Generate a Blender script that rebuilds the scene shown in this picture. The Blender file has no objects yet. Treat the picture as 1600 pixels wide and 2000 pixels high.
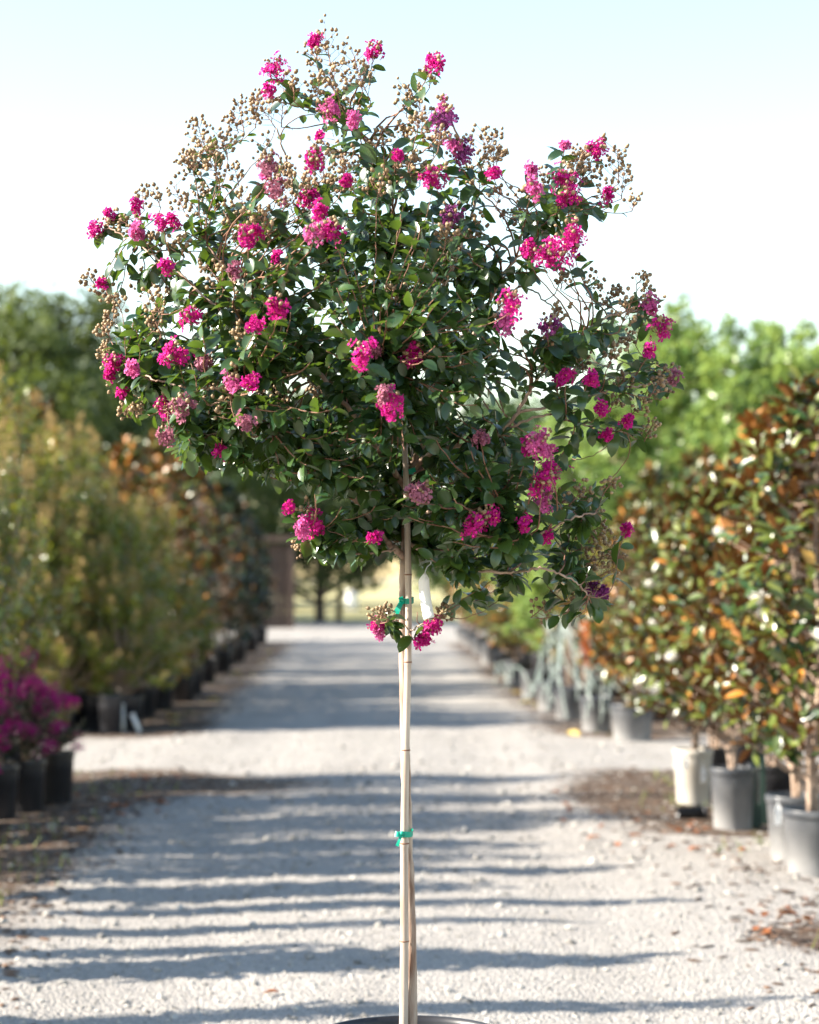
import bpy, math, random
import numpy as np
from mathutils import Vector, Matrix, Quaternion

SC = bpy.context.scene
COL = SC.collection
R = math.radians
rnd = random.Random(7)
rng = np.random.default_rng(7)

# ------------------------------------------------------------------ camera, sky, sun, exposure
FPX, CX, HY, CAMH, D0 = 4000.0, 800.0, 1130.0, 1.40, 4.44
cd = bpy.data.cameras.new('camera'); cam = bpy.data.objects.new('camera', cd); COL.objects.link(cam)
cam.location = (0, 0, CAMH); cam.rotation_euler = (R(90), 0, 0)
cd.sensor_fit = 'HORIZONTAL'; cd.sensor_width = 36; cd.lens = 36 * FPX / 1600
cd.shift_y = (HY - 1000) / 1600
cd.clip_start = .05; cd.clip_end = 5000
cd.dof.use_dof = True; cd.dof.focus_distance = D0 - .12; cd.dof.aperture_fstop = 4.2; cd.dof.aperture_blades = 0
SC.camera = cam

SUN_EL, SUN_PHI = 31.0, 7.0
w = bpy.data.worlds.new('World'); SC.world = w; w.use_nodes = True
nt = w.node_tree; sk = nt.nodes.new('ShaderNodeTexSky'); sk.sky_type = 'NISHITA'; sk.sun_disc = False
sk.sun_elevation = R(SUN_EL); sk.sun_rotation = R(270 - SUN_PHI); sk.altitude = 100
sk.air_density = 1.36; sk.dust_density = .4; sk.ozone_density = 1.0
nt.links.new(sk.outputs[0], nt.nodes['Background'].inputs[0]); nt.nodes['Background'].inputs[1].default_value = .088
sl = bpy.data.lights.new('sun', 'SUN'); sl.energy = 5.0; sl.angle = R(.53); sl.color = (1, .915, .79)
so = bpy.data.objects.new('sun', sl); COL.objects.link(so)
so.rotation_euler = Vector((math.cos(R(SUN_EL)) * math.cos(R(SUN_PHI)), math.cos(R(SUN_EL)) * math.sin(R(SUN_PHI)), -math.sin(R(SUN_EL)))).to_track_quat('-Z', 'Y').to_euler()
SC.view_settings.view_transform = 'Standard'; SC.view_settings.look = 'None'
SC.view_settings.gamma = 1; SC.view_settings.use_curve_mapping = False
SC.view_settings.exposure = 2.0
SC.render.engine = 'CYCLES'
SC.cycles.use_denoising = True
SC.cycles.max_bounces = 8; SC.cycles.transparent_max_bounces = 8

def P(x, y, d=D0):
    """photo pixel + distance -> point"""
    return Vector(((x - CX) / FPX * d, d, CAMH - (y - HY) / FPX * d))
PX = D0 / FPX

# ------------------------------------------------------------------ helpers
def tag(o, label=None, cat=None, group=None, kind=None):
    if label: o['label'] = label
    if cat: o['category'] = cat
    if group: o['group'] = group
    if kind: o['kind'] = kind
    return o
def empty(name, loc, rz=0, sc=1):
    o = bpy.data.objects.new(name, None); COL.objects.link(o)
    o.location = loc; o.rotation_euler = (0, 0, rz); o.scale = (sc, sc, sc) if not hasattr(sc, '__len__') else sc
    o.empty_display_size = .1
    return o
def link(name, me, parent=None, loc=None, rot=None, sc=None, kind=None):
    o = bpy.data.objects.new(name, me); COL.objects.link(o)
    if parent: o.parent = parent
    if loc is not None: o.location = loc
    if rot is not None: o.rotation_euler = rot
    if sc is not None: o.scale = (sc, sc, sc) if not hasattr(sc, '__len__') else sc
    if kind: o['kind'] = kind
    return o

class MB:
    """collects geometry (verts, faces, tint per vertex, material slot per face)"""
    def __init__(s): s.v = []; s.f = []; s.t = []; s.m = []; s.n = 0
    def add(s, v, f, tint=.5, mi=0):
        v = np.asarray(v, float).reshape(-1, 3); off = s.n
        s.v.append(v); s.n += len(v)
        s.f.extend([tuple(i + off for i in q) for q in f]); s.m.extend([mi] * len(f))
        s.t.append(np.full(len(v), tint) if np.isscalar(tint) else np.asarray(tint, float))
        return off
    def inst(s, tv, tf, M, T, S, tints, mi=0):
        """many copies of a template: M (k,3,3) T (k,3) S (k,) or (k,3)"""
        k = len(T); n = len(tv)
        if k == 0: return
        S = np.asarray(S, float)
        if S.ndim == 1: S = np.repeat(S[:, None], 3, 1)
        V = np.einsum('kij,knj->kni', M, tv[None] * S[:, None, :]) + T[:, None, :]
        off = s.n; s.v.append(V.reshape(-1, 3)); s.n += k * n
        for i in range(k):
            b = off + i * n
            s.f.extend([tuple(j + b for j in q) for q in tf])
        s.m.extend([mi] * (k * len(tf)))
        s.t.append(np.repeat(np.asarray(tints, float), n))
    def mesh(s, name, mats, smooth=True):
        me = bpy.data.meshes.new(name)
        me.from_pydata(np.concatenate(s.v).tolist(), [], s.f)
        if not isinstance(mats, (list, tuple)): mats = [mats]
        for m in mats: me.materials.append(m)
        if len(mats) > 1: me.polygons.foreach_set('material_index', s.m)
        a = me.attributes.new('tint', 'FLOAT', 'POINT'); a.data.foreach_set('value', np.concatenate(s.t).astype(np.float32))
        if smooth: me.polygons.foreach_set('use_smooth', [True] * len(me.polygons))
        me.update(); return me
    def build(s, name, mats, parent=None, smooth=True, kind=None):
        return link(name, s.mesh(name, mats, smooth), parent, kind=kind)

def frames(dirs, nrm):
    """rotation matrices with y along dirs and z near nrm"""
    d = dirs / np.linalg.norm(dirs, axis=1, keepdims=True)
    x = np.cross(d, nrm); x /= (np.linalg.norm(x, axis=1, keepdims=True) + 1e-9)
    z = np.cross(x, d)
    return np.stack([x, d, z], axis=2)
def rdir(n, g=rng):
    v = g.normal(size=(n, 3)); return v / np.linalg.norm(v, axis=1, keepdims=True)

def tube(pts, rad, sides=6, cap=True):
    pts = [Vector(p) for p in pts]; n = len(pts); V = []; F = []
    up = Vector((.31, -.9, .3)); prev = None
    for i, p in enumerate(pts):
        t = (pts[min(i + 1, n - 1)] - pts[max(i - 1, 0)]).normalized()
        a = (prev if prev else up); a = (a - t * a.dot(t))
        if a.length < 1e-4: a = Vector((1, 0, 0)) - t * t.x
        a.normalize(); prev = a; b = t.cross(a)
        r = rad[i] if hasattr(rad, '__len__') else rad
        for k in range(sides):
            an = 2 * math.pi * k / sides
            V.append(p + (a * math.cos(an) + b * math.sin(an)) * r)
    for i in range(n - 1):
        for k in range(sides):
            k2 = (k + 1) % sides
            F.append((i * sides + k, i * sides + k2, (i + 1) * sides + k2, (i + 1) * sides + k))
    if cap:
        F.append(tuple(range(sides - 1, -1, -1))); F.append(tuple((n - 1) * sides + k for k in range(sides)))
    return np.array([tuple(v) for v in V]), F

def spline(pts, n):
    """Catmull-Rom through pts"""
    pts = [Vector(p) for p in pts]; pts = [pts[0] * 2 - pts[1]] + pts + [pts[-1] * 2 - pts[-2]]
    out = []; m = len(pts) - 3
    for i in range(n):
        u = i / (n - 1) * m; k = min(int(u), m - 1); t = u - k
        a, b, c, d = pts[k:k + 4]
        out.append(.5 * ((2 * b) + (c - a) * t + (2 * a - 5 * b + 4 * c - d) * t * t + (3 * b - a - 3 * c + d) * t ** 3))
    return out

def lathe(prof, n=24, cap_bot=True):
    """prof: (r, z) list"""
    V = []; F = []
    for r, z in prof:
        for k in range(n):
            a = 2 * math.pi * k / n; V.append((r * math.cos(a), r * math.sin(a), z))
    for i in range(len(prof) - 1):
        for k in range(n):
            k2 = (k + 1) % n; F.append((i * n + k, i * n + k2, (i + 1) * n + k2, (i + 1) * n + k))
    if cap_bot: F.append(tuple(range(n - 1, -1, -1)))
    return np.array(V), F

def box(x0, x1, y0, y1, z0, z1):
    V = [(x, y, z) for z in (z0, z1) for y in (y0, y1) for x in (x0, x1)]
    return np.array(V, float), [(0, 2, 3, 1), (4, 5, 7, 6), (0, 1, 5, 4), (1, 3, 7, 5), (3, 2, 6, 7), (2, 0, 4, 6)]

# value noise
_perm = np.random.default_rng(3).random((256, 256))
def vnoise(x, y):
    xi = np.floor(x).astype(int); yi = np.floor(y).astype(int); fx = x - xi; fy = y - yi
    fx = fx * fx * (3 - 2 * fx); fy = fy * fy * (3 - 2 * fy)
    g = lambda a, b: _perm[a % 256, b % 256]
    return (g(xi, yi) * (1 - fx) + g(xi + 1, yi) * fx) * (1 - fy) + (g(xi, yi + 1) * (1 - fx) + g(xi + 1, yi + 1) * fx) * fy
def fbm(x, y, o=4):
    s = 0; a = .5
    for i in range(o): s = s + a * vnoise(x * 2 ** i + 17 * i, y * 2 ** i + 31 * i); a *= .5
    return s

# ------------------------------------------------------------------ materials
def newmat(name):
    m = bpy.data.materials.new(name); m.use_nodes = True
    return m, m.node_tree.nodes, m.node_tree.links, m.node_tree.nodes['Principled BSDF']
def leafmat(name, c1, c2, rough=.35, transl=.25, tcol=None, spec=.5, rand=.35, rare=None, rp0=.86):
    m, N, L, b = newmat(name)
    at = N.new('ShaderNodeAttribute'); at.attribute_name = 'tint'
    oi = N.new('ShaderNodeObjectInfo')
    ma = N.new('ShaderNodeMath'); ma.operation = 'MULTIPLY_ADD'; ma.inputs[1].default_value = rand; L.new(oi.outputs['Random'], ma.inputs[0]); L.new(at.outputs['Fac'], ma.inputs[2])
    sb = N.new('ShaderNodeMath'); sb.operation = 'SUBTRACT'; sb.inputs[1].default_value = rand / 2; L.new(ma.outputs[0], sb.inputs[0])
    rp = N.new('ShaderNodeValToRGB'); rp.color_ramp.elements[0].color = (*c1, 1); rp.color_ramp.elements[1].color = (*c2, 1)
    if rare:
        e = rp.color_ramp.elements; e[1].position = rp0; n_ = e.new(min(1, rp0 + .11)); n_.color = (*rare, 1)
    L.new(sb.outputs[0], rp.inputs[0]); L.new(rp.outputs[0], b.inputs['Base Color'])
    b.inputs['Roughness'].default_value = rough; b.inputs['Specular IOR Level'].default_value = spec
    if transl > 0:
        tr = N.new('ShaderNodeBsdfTranslucent'); mx = N.new('ShaderNodeMixShader'); mx.inputs[0].default_value = transl
        mc = N.new('ShaderNodeMix'); mc.data_type = 'RGBA'; mc.blend_type = 'MIX'; mc.inputs[0].default_value = .6
        L.new(rp.outputs[0], mc.inputs[6]); mc.inputs[7].default_value = (*(tcol or c2), 1)
        L.new(mc.outputs[2], tr.inputs[0])
        L.new(b.outputs[0], mx.inputs[1]); L.new(tr.outputs[0], mx.inputs[2])
        L.new(mx.outputs[0], N['Material Output'].inputs[0])
    return m
def noisemat(name, c1, c2, scale=8, rough=.8, bump=0, stretch=(1, 1, 1), detail=5, lo=.3, hi=.7, spec=.4, bscale=None):
    m, N, L, b = newmat(name)
    tc = N.new('ShaderNodeTexCoord'); mp = N.new('ShaderNodeMapping'); mp.inputs['Scale'].default_value = stretch
    L.new(tc.outputs['Object'], mp.inputs[0])
    nz = N.new('ShaderNodeTexNoise'); nz.inputs['Scale'].default_value = scale; nz.inputs['Detail'].default_value = detail
    L.new(mp.outputs[0], nz.inputs['Vector'])
    rp = N.new('ShaderNodeValToRGB'); rp.color_ramp.elements[0].color = (*c1, 1); rp.color_ramp.elements[1].color = (*c2, 1)
    rp.color_ramp.elements[0].position = lo; rp.color_ramp.elements[1].position = hi
    L.new(nz.outputs[0], rp.inputs[0]); L.new(rp.outputs[0], b.inputs['Base Color'])
    b.inputs['Roughness'].default_value = rough; b.inputs['Specular IOR Level'].default_value = spec
    if bump:
        n2 = nz
        if bscale:
            n2 = N.new('ShaderNodeTexNoise'); n2.inputs['Scale'].default_value = bscale; n2.inputs['Detail'].default_value = 4; L.new(mp.outputs[0], n2.inputs['Vector'])
        bp = N.new('ShaderNodeBump'); bp.inputs['Strength'].default_value = bump; bp.inputs['Distance'].default_value = .01
        L.new(n2.outputs[0], bp.inputs['Height']); L.new(bp.outputs[0], b.inputs['Normal'])
    return m

M = {}
M['leaf'] = leafmat('crape_leaf', (.009, .034, .014), (.046, .092, .022), .30, .24, (.20, .32, .02), spec=.75, rare=(.14, .17, .02))
M['bark_thin'] = noisemat('twig_bark', (.16, .07, .045), (.26, .14, .09), 60, .7)
M['bark'] = noisemat('crape_bark', (.20, .12, .085), (.40, .29, .22), 14, .7, .4, (3, 3, .6), lo=.38, hi=.62)
M['trunkbark'] = noisemat('trunk_bark', (.18, .10, .066), (.40, .31, .245), 16, .7, .5, (3, 3, .45), lo=.36, hi=.56)
M['seed'] = leafmat('seed_capsule', (.14, .088, .045), (.33, .225, .12), .5, 0, spec=.4)
M['flower'] = leafmat('magenta_petals', (.37, .004, .14), (.62, .020, .28), .6, .38, (.80, .03, .34), spec=.2, rand=.25)
M['flower_light'] = leafmat('pink_petals', (.44, .04, .22), (.64, .15, .38), .6, .38, (.9, .25, .5), spec=.2, rand=.25)
M['flower_dull'] = leafmat('faded_petals', (.22, .06, .11), (.50, .19, .26), .7, .3, (.5, .2, .3), spec=.2, rand=.25)
M['flower_purple'] = leafmat('purple_faded_petals', (.12, .020, .10), (.30, .055, .22), .65, .3, (.35, .06, .26), spec=.2, rand=.25)
M['stamen'] = noisemat('yellow_stamens', (.75, .42, .04), (.8, .5, .06), 20, .6)
M['bamboo'] = noisemat('bamboo', (.22, .15, .11), (.46, .38, .315), 9, .45, .15, (6, 6, .5), lo=.28, hi=.55)
M['tie'] = noisemat('green_tape', (.0, .22, .15), (.0, .30, .20), 30, .4)
M['tagwhite'] = noisemat('white_tag', (.74, .74, .74), (.80, .80, .80), 10, .45)
M['blackpot'] = noisemat('black_plastic', (.013, .013, .016), (.028, .028, .032), 6, .38, .05)
M['soil'] = noisemat('potting_soil', (.018, .012, .008), (.06, .04, .026), 40, .95, .8)
M['stone'] = leafmat('gravel_stone', (.13, .122, .112), (.42, .395, .36), .85, 0, spec=.3, rand=0)
M['mulch'] = leafmat('mulch_chip', (.030, .018, .012), (.16, .085, .045), .9, 0, rand=0)
M['fallen'] = leafmat('fallen_leaf', (.12, .045, .018), (.36, .12, .035), .6, .2, (.4, .14, .03), rand=.8)
M['fallen_yellow'] = leafmat('yellow_leaf', (.50, .36, .08), (.60, .46, .16), .6, .2, (.7, .5, .1))
M['mag_top'] = leafmat('magnolia_top', (.028, .062, .014), (.135, .155, .026),   .30, .10, (.34, .28, .02), spec=.65, rare=(.40, .16, .025), rp0=.77)
M['magd_top'] = leafmat('dark_magnolia_top', (.014, .032, .010), (.050, .075, .016), .32, .08, (.2, .2, .02), spec=.6, rare=(.34, .12, .02), rp0=.88)
M['magd_bot'] = leafmat('dark_magnolia_underside', (.035, .030, .014), (.11, .060, .024), .7, .06, (.2, .1, .03), spec=.2)
M['mag_bot'] = leafmat('magnolia_underside', (.13, .052, .018), (.32, .135, .04), .7, .06, (.4, .18, .05), spec=.2)
M['mag_bark'] = noisemat('magnolia_bark', (.22, .15, .11), (.38, .29, .22), 25, .8, .3)
M['bloom'] = noisemat('white_bloom', (.72, .70, .62), (.80, .78, .72), 10, .5)
M['cm_leaf'] = leafmat('crape_leaf_pale', (.022, .052, .011), (.21, .245, .034), .27, .26, (.50, .48, .03), spec=.8, rare=(.46, .22, .03))
M['cm_seed'] = leafmat('crape_seed_pale', (.26, .17, .05), (.54, .38, .14), .7, .2, (.6, .42, .12))
M['pur_leaf'] = leafmat('purple_crape_leaf', (.020, .032, .014), (.06, .06, .025), .4, .2, (.15, .15, .04))
M['pur_flower'] = leafmat('purple_petals', (.27, .004, .13), (.54, .018, .24), .6, .35, (.68, .03, .32), spec=.2)
M['tall_leaf'] = leafmat('light_green_leaf', (.070, .145, .032), (.27, .36, .11), .33, .38, (.40, .50, .10))
M['oak_leaf'] = leafmat('oak_leaf', (.012, .030, .012), (.070, .098, .022), .7, .3, (.22, .28, .03))
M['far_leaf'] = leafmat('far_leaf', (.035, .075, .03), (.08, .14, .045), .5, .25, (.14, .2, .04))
M['oak_bark'] = noisemat('oak_bark', (.045, .035, .028), (.10, .08, .065), 5, .9, .5)
M['wood'] = noisemat('dark_boards', (.045, .028, .022), (.085, .055, .042), 4, .8, .2, (8, 8, .6))
M['tubing'] = noisemat('pale_tubing', (.20, .26, .23), (.36, .40, .36), 5, .5)
M['post'] = noisemat('green_steel', (.02, .05, .04), (.04, .075, .06), 20, .5)
M['orange'] = noisemat('orange_tape', (.75, .17, .05), (.80, .22, .08), 10, .5)
M['whitepot'] = noisemat('dusty_white_pot', (.36, .33, .285), (.50, .47, .42), 5, .6, .1)
M['wshirt'] = noisemat('white_plastic', (.72, .72, .70), (.8, .8, .8), 10, .5)

def potmat():
    m, N, L, b = newmat('dusty_black_plastic')
    tc = N.new('ShaderNodeTexCoord'); sp = N.new('ShaderNodeSeparateXYZ'); L.new(tc.outputs['Object'], sp.inputs[0])
    nz = N.new('ShaderNodeTexNoise'); nz.inputs['Scale'].default_value = 7; nz.inputs['Detail'].default_value = 5; L.new(tc.outputs['Object'], nz.inputs['Vector'])
    # splashed limestone dust, thickest low on the pot
    mr = N.new('ShaderNodeMapRange'); mr.inputs[1].default_value = 0; mr.inputs[2].default_value = .30; mr.inputs[3].default_value = .55; mr.inputs[4].default_value = 0; L.new(sp.outputs[2], mr.inputs[0])
    ad = N.new('ShaderNodeMath'); ad.operation = 'MULTIPLY_ADD'; ad.inputs[1].default_value = .55; L.new(nz.outputs[0], ad.inputs[0]); L.new(mr.outputs[0], ad.inputs[2])
    rp = N.new('ShaderNodeValToRGB'); rp.color_ramp.elements[0].position = .25; rp.color_ramp.elements[0].color = (.034, .038, .046, 1)
    rp.color_ramp.elements[1].position = .95; rp.color_ramp.elements[1].color = (.29, .285, .28, 1)
    L.new(ad.outputs[0], rp.inputs[0]); L.new(rp.outputs[0], b.inputs['Base Color']); b.inputs['Roughness'].default_value = .42
    return m
M['dustpot'] = potmat()

def gravelmat():
    m, N, L, b = newmat('limestone_gravel')
    tc = N.new('ShaderNodeTexCoord')
    def noise(s, d=4):
        n = N.new('ShaderNodeTexNoise'); n.inputs['Scale'].default_value = s; n.inputs['Detail'].default_value = d; L.new(tc.outputs['Object'], n.inputs['Vector']); return n
    vo = N.new('ShaderNodeTexVoronoi'); vo.inputs['Scale'].default_value = 75; L.new(tc.outputs['Object'], vo.inputs['Vector'])
    hs = N.new('ShaderNodeSeparateColor'); L.new(vo.outputs['Color'], hs.inputs[0])
    r1 = N.new('ShaderNodeValToRGB'); r1.color_ramp.elements[0].color = (0.184, 0.171, 0.156, 1); r1.color_ramp.elements[1].color = (0.357, 0.331, 0.302, 1); L.new(hs.outputs[0], r1.inputs[0])
    n1 = noise(1.3, 9); r2 = N.new('ShaderNodeValToRGB'); r2.color_ramp.elements[0].color = (0.218, 0.202, 0.184, 1); r2.color_ramp.elements[1].color = (0.357, 0.331, 0.302, 1)
    r2.color_ramp.elements[0].position = .32; r2.color_ramp.elements[1].position = .66
    mp = N.new('ShaderNodeMapping'); mp.inputs['Scale'].default_value = (2.4, .10, 1); L.new(tc.outputs['Object'], mp.inputs[0])
    ns = N.new('ShaderNodeTexNoise'); ns.inputs['Scale'].default_value = 1.0; ns.inputs['Detail'].default_value = 3; L.new(mp.outputs[0], ns.inputs['Vector'])
    mm = N.new('ShaderNodeMix'); mm.data_type = 'FLOAT'; mm.inputs[0].default_value = .55; L.new(n1.outputs[0], mm.inputs[2]); L.new(ns.outputs[0], mm.inputs[3]); L.new(mm.outputs[0], r2.inputs[0])
    mx = N.new('ShaderNodeMix'); mx.data_type = 'RGBA'; mx.inputs[0].default_value = .5; L.new(r1.outputs[0], mx.inputs[6]); L.new(r2.outputs[0], mx.inputs[7])
    at = N.new('ShaderNodeAttribute'); at.attribute_name = 'tint'
    n2 = noise(18, 5); r3 = N.new('ShaderNodeValToRGB'); r3.color_ramp.elements[0].color = (.035, .024, .017, 1); r3.color_ramp.elements[1].color = (.15, .105, .075, 1); L.new(n2.outputs[0], r3.inputs[0])
    n3 = noise(30, 5)
    sm = N.new('ShaderNodeMath'); sm.operation = 'ADD'; L.new(at.outputs['Fac'], sm.inputs[0]); L.new(n3.outputs[0], sm.inputs[1])
    mr = N.new('ShaderNodeMapRange'); mr.inputs[1].default_value = .82; mr.inputs[2].default_value = 1.15; L.new(sm.outputs[0], mr.inputs[0])
    m2 = N.new('ShaderNodeMix'); m2.data_type = 'RGBA'; L.new(mr.outputs[0], m2.inputs[0]); L.new(mx.outputs[2], m2.inputs[6]); L.new(r3.outputs[0], m2.inputs[7])
    L.new(m2.outputs[2], b.inputs['Base Color']); b.inputs['Roughness'].default_value = .9; b.inputs['Specular IOR Level'].default_value = .25
    bp = N.new('ShaderNodeBump'); bp.inputs['Strength'].default_value = .8; bp.inputs['Distance'].default_value = .012; bp.invert = True
    L.new(vo.outputs['Distance'], bp.inputs['Height'])
    b2 = N.new('ShaderNodeBump'); b2.inputs['Strength'].default_value = .6; b2.inputs['Distance'].default_value = .012; n4 = noise(70, 4); L.new(n4.outputs[0], b2.inputs['Height']); L.new(bp.outputs[0], b2.inputs['Normal'])
    L.new(b2.outputs[0], b.inputs['Normal'])
    return m
M['gravel'] = gravelmat()
M['grass'] = noisemat('dry_grass', (.24, .22, .08), (.42, .36, .18), .25, .95, detail=8)
M['earth'] = noisemat('pale_earth', (.20, .17, .12), (.34, .30, .22), .5, .95, detail=8)
M['blade'] = leafmat('grass_blade', (.09, .14, .03), (.24, .26, .08), .6, .3, (.3, .35, .05), rand=0)

# ------------------------------------------------------------------ ground
def lane_c(Y): return -.15 - .020 * (Y - 10)
def lane_hw(Y): return 1.85 + .004 * (Y - 10)
def gh(X, Y):
    X = np.asarray(X, float); Y = np.asarray(Y, float); u = X - lane_c(Y)
    h = -.014 * np.exp(-((u + .85) / .35) ** 2) - .016 * np.exp(-((u - .85) / .35) ** 2)
    h = h - .05 / (1 + np.exp(-(np.abs(u) - 1.9) * 6)) * .6
    h = h + .030 * (fbm(X * .55 + 9, Y * .8, 3) - .45) + .018 * (fbm(X * 3, Y * 3.4, 3) - .45)
    fade = np.clip((60 - Y) / 20, 0, 1)
    return h * fade + .010 * (fbm(X * 11, Y * 11, 2) - .4) * np.clip((22 - Y) / 8, 0, 1)
def dirt(X, Y):
    u = np.abs(X - lane_c(Y)); hw = lane_hw(Y)
    e = np.clip((u - (hw - .75)) / .7, 0, 1)
    n = fbm(X * 1.1 + 3, Y * .9 + 5, 4)
    d = e * (.35 + n * .75) * np.where((X > 0) & (Y < 11.2), .45, 1)
    cross = np.clip(1 - np.abs(Y - 16.75) / 1.75, 0, 1) * 3
    far = np.clip((Y - 45) / 2, 0, 1)
    heap = .75 * np.exp(-((X - 1.35) / .42) ** 2 - ((Y - 13.2) / .9) ** 2) + 1.15 * np.exp(-((X + 1.6) / 1.0) ** 2 - ((Y - 14.0) / .85) ** 2) + .65 * np.exp(-((X - 1.7) / .35) ** 2 - ((Y - 8.0) / .35) ** 2)
    return np.clip(np.clip(d + heap, 0, 1) * np.clip(1 - cross, 0, 1) * (1 - far), 0, 1)
def ground(name, y0, y1, xw=30):
    rows = [y0]
    while rows[-1] < y1 - 1e-6: rows.append(min(y1, rows[-1] + .020 * (rows[-1] / 6) ** 2 + .002))
    xs = np.concatenate([-np.geomspace(xw, 3.3, 18)[:-1], np.arange(-3.3, 3.2001, .03), np.geomspace(3.3, xw, 18)])
    Xg, Yg = np.meshgrid(xs, np.array(rows)); Z = gh(Xg, Yg); T = dirt(Xg, Yg)
    n, m_ = Xg.shape; idx = np.arange(n * m_).reshape(n, m_)
    F = np.stack([idx[:-1, :-1], idx[:-1, 1:], idx[1:, 1:], idx[1:, :-1]], -1).reshape(-1, 4)
    b = MB(); b.v = [np.stack([Xg, Yg, Z], -1).reshape(-1, 3)]; b.n = n * m_; b.f = F.tolist(); b.t = [T.ravel()]; b.m = [0] * len(F)
    return tag(b.build(name, M['gravel']), kind='structure')
ground('gravel_lane', 2.0, 15.2); ground('cross_road', 15.2, 18.2); ground('gravel_lane', 18.2, 46.5); ground('cross_road', 46.5, 66, 45)
def sheet(name, x0, x1, y0, y1, z, mat):
    b = MB(); b.add([(x0, y0, z), (x1, y0, z), (x1, y1, z), (x0, y1, z)], [(0, 1, 2, 3)]); return tag(b.build(name, M[mat], smooth=False), kind='structure')
sheet('grass_field', -400, 400, 65.8, 900, -.03, 'grass')
sheet('ground', -2500, 2500, -2500, 2500, -.16, 'earth')
def G(x, y): return float(gh(np.array([x]), np.array([y]))[0])
def base(px, py):
    """ground point under a photo pixel"""
    d = CAMH * FPX / (py - HY); x = (px - CX) / FPX * d
    return x, d

# loose stones, chips, weeds
ICO_V = None
def ico():
    t = (1 + 5 ** .5) / 2
    v = np.array([(-1, t, 0), (1, t, 0), (-1, -t, 0), (1, -t, 0), (0, -1, t), (0, 1, t), (0, -1, -t), (0, 1, -t), (t, 0, -1), (t, 0, 1), (-t, 0, -1), (-t, 0, 1)], float)
    v /= np.linalg.norm(v[0])
    f = [(0, 11, 5), (0, 5, 1), (0, 1, 7), (0, 7, 10), (0, 10, 11), (1, 5, 9), (5, 11, 4), (11, 10, 2), (10, 7, 6), (7, 1, 8), (3, 9, 4), (3, 4, 2), (3, 2, 6), (3, 6, 8), (3, 8, 9), (4, 9, 5), (2, 4, 11), (6, 2, 10), (8, 6, 7), (9, 8, 1)]
    return v, f
def rotmats(n):
    return frames(rdir(n), rdir(n))
def stones():
    b = MB(); v, f = ico()
    for k in range(6):
        n = 4200; g = np.random.default_rng(50 + k)
        tv = v * (1 + g.normal(size=(12, 1)) * .16)
        Y = 1 / g.uniform(1 / 19., 1 / 5.2, n); X = lane_c(Y) + g.uniform(-2.3, 2.3, n)
        S = np.clip(g.lognormal(math.log(.0038), .60, n), .0020, .020) * np.clip(Y / 8, .8, 1.5)
        d = dirt(X, Y); keep = g.random(n) > d * .7
        X, Y, S = X[keep], Y[keep], S[keep]; n = len(X)
        T = np.stack([X, Y, gh(X, Y) + S * .25], 1)
        S3 = np.stack([S, S * g.uniform(.7, 1.1, n), S * g.uniform(.5, .8, n)], 1)
        a = g.uniform(0, 6.28, n); Mz = np.zeros((n, 3, 3)); Mz[:, 0, 0] = np.cos(a); Mz[:, 0, 1] = -np.sin(a); Mz[:, 1, 0] = np.sin(a); Mz[:, 1, 1] = np.cos(a); Mz[:, 2, 2] = 1
        b.inst(tv, f, Mz, T, S3, g.uniform(.1, 1, n) * (1 - .6 * (g.random(n) < .06)))
    o = b.build('gravel', M['stone'], smooth=False)
    tag(o, 'loose pale limestone gravel lying over the whole lane', 'gravel', kind='stuff')
stones()
def chips():
    b = MB(); g = np.random.default_rng(9); v, f = ico()
    n = 9000; Y = 1 / g.uniform(1 / 40., 1 / 6., n); side = np.where(g.random(n) < .5, -1, 1); X = lane_c(Y) + side * (lane_hw(Y) + g.normal(-.15, .5, n))
    k = g.random(n) < dirt(X, Y) * 1.2; X, Y = X[k], Y[k]; n = len(X)
    S = g.uniform(.004, .013, n)[:, None] * np.stack([g.uniform(1.5, 4, n), np.ones(n), np.full(n, .45)], 1)
    a = g.uniform(0, 6.28, n); Mz = np.zeros((n, 3, 3)); Mz[:, 0, 0] = np.cos(a); Mz[:, 0, 1] = -np.sin(a); Mz[:, 1, 0] = np.sin(a); Mz[:, 1, 1] = np.cos(a); Mz[:, 2, 2] = 1
    b.inst(v, f, Mz, np.stack([X, Y, gh(X, Y) + .004], 1), S, g.random(n) ** 1.7)
    tag(b.build('bark_mulch', M['mulch'], smooth=False), 'dark bark mulch and debris along the edges of the lane', 'mulch', kind='stuff')
chips()

# ------------------------------------------------------------------ leaf templates
def leaf_tpl(w=.42, curl=.35, fold=.25, segs=4, twist=0, pw=.85):
    V = [(0, 0, 0)]; F = []
    for i in range(1, segs):
        t = i / segs; hw = w / 2 * math.sin(math.pi * t) ** pw * (1.08 - .16 * t)
        z = -curl * t * t
        for s in (-1, 0, 1):
            V.append((s * hw, t - abs(s) * 0, z + fold * hw * abs(s) + twist * s * hw * t))
    V.append((0, 1 - curl * .2, -curl * 1.0)); last = len(V) - 1
    F += [(0, 2, 1), (0, 3, 2)]
    for i in range(segs - 2):
        a = 1 + 3 * i; c = a + 3
        F += [(a, a + 1, c + 1, c), (a + 1, a + 2, c + 2, c + 1)]
    a = 1 + 3 * (segs - 2); F += [(a, a + 1, last), (a + 1, a + 2, last)]
    return np.array(V), F
LEAFS = [leaf_tpl(.54, .30, .3, 5, .1, .62), leaf_tpl(.60, .12, .45, 5, -.15, .6), leaf_tpl(.50, .5, .2, 5, .2, .65), leaf_tpl(.62, .2, .25, 5, 0, .58), leaf_tpl(.56, -.1, .5, 5, .1, .62)]

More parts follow.
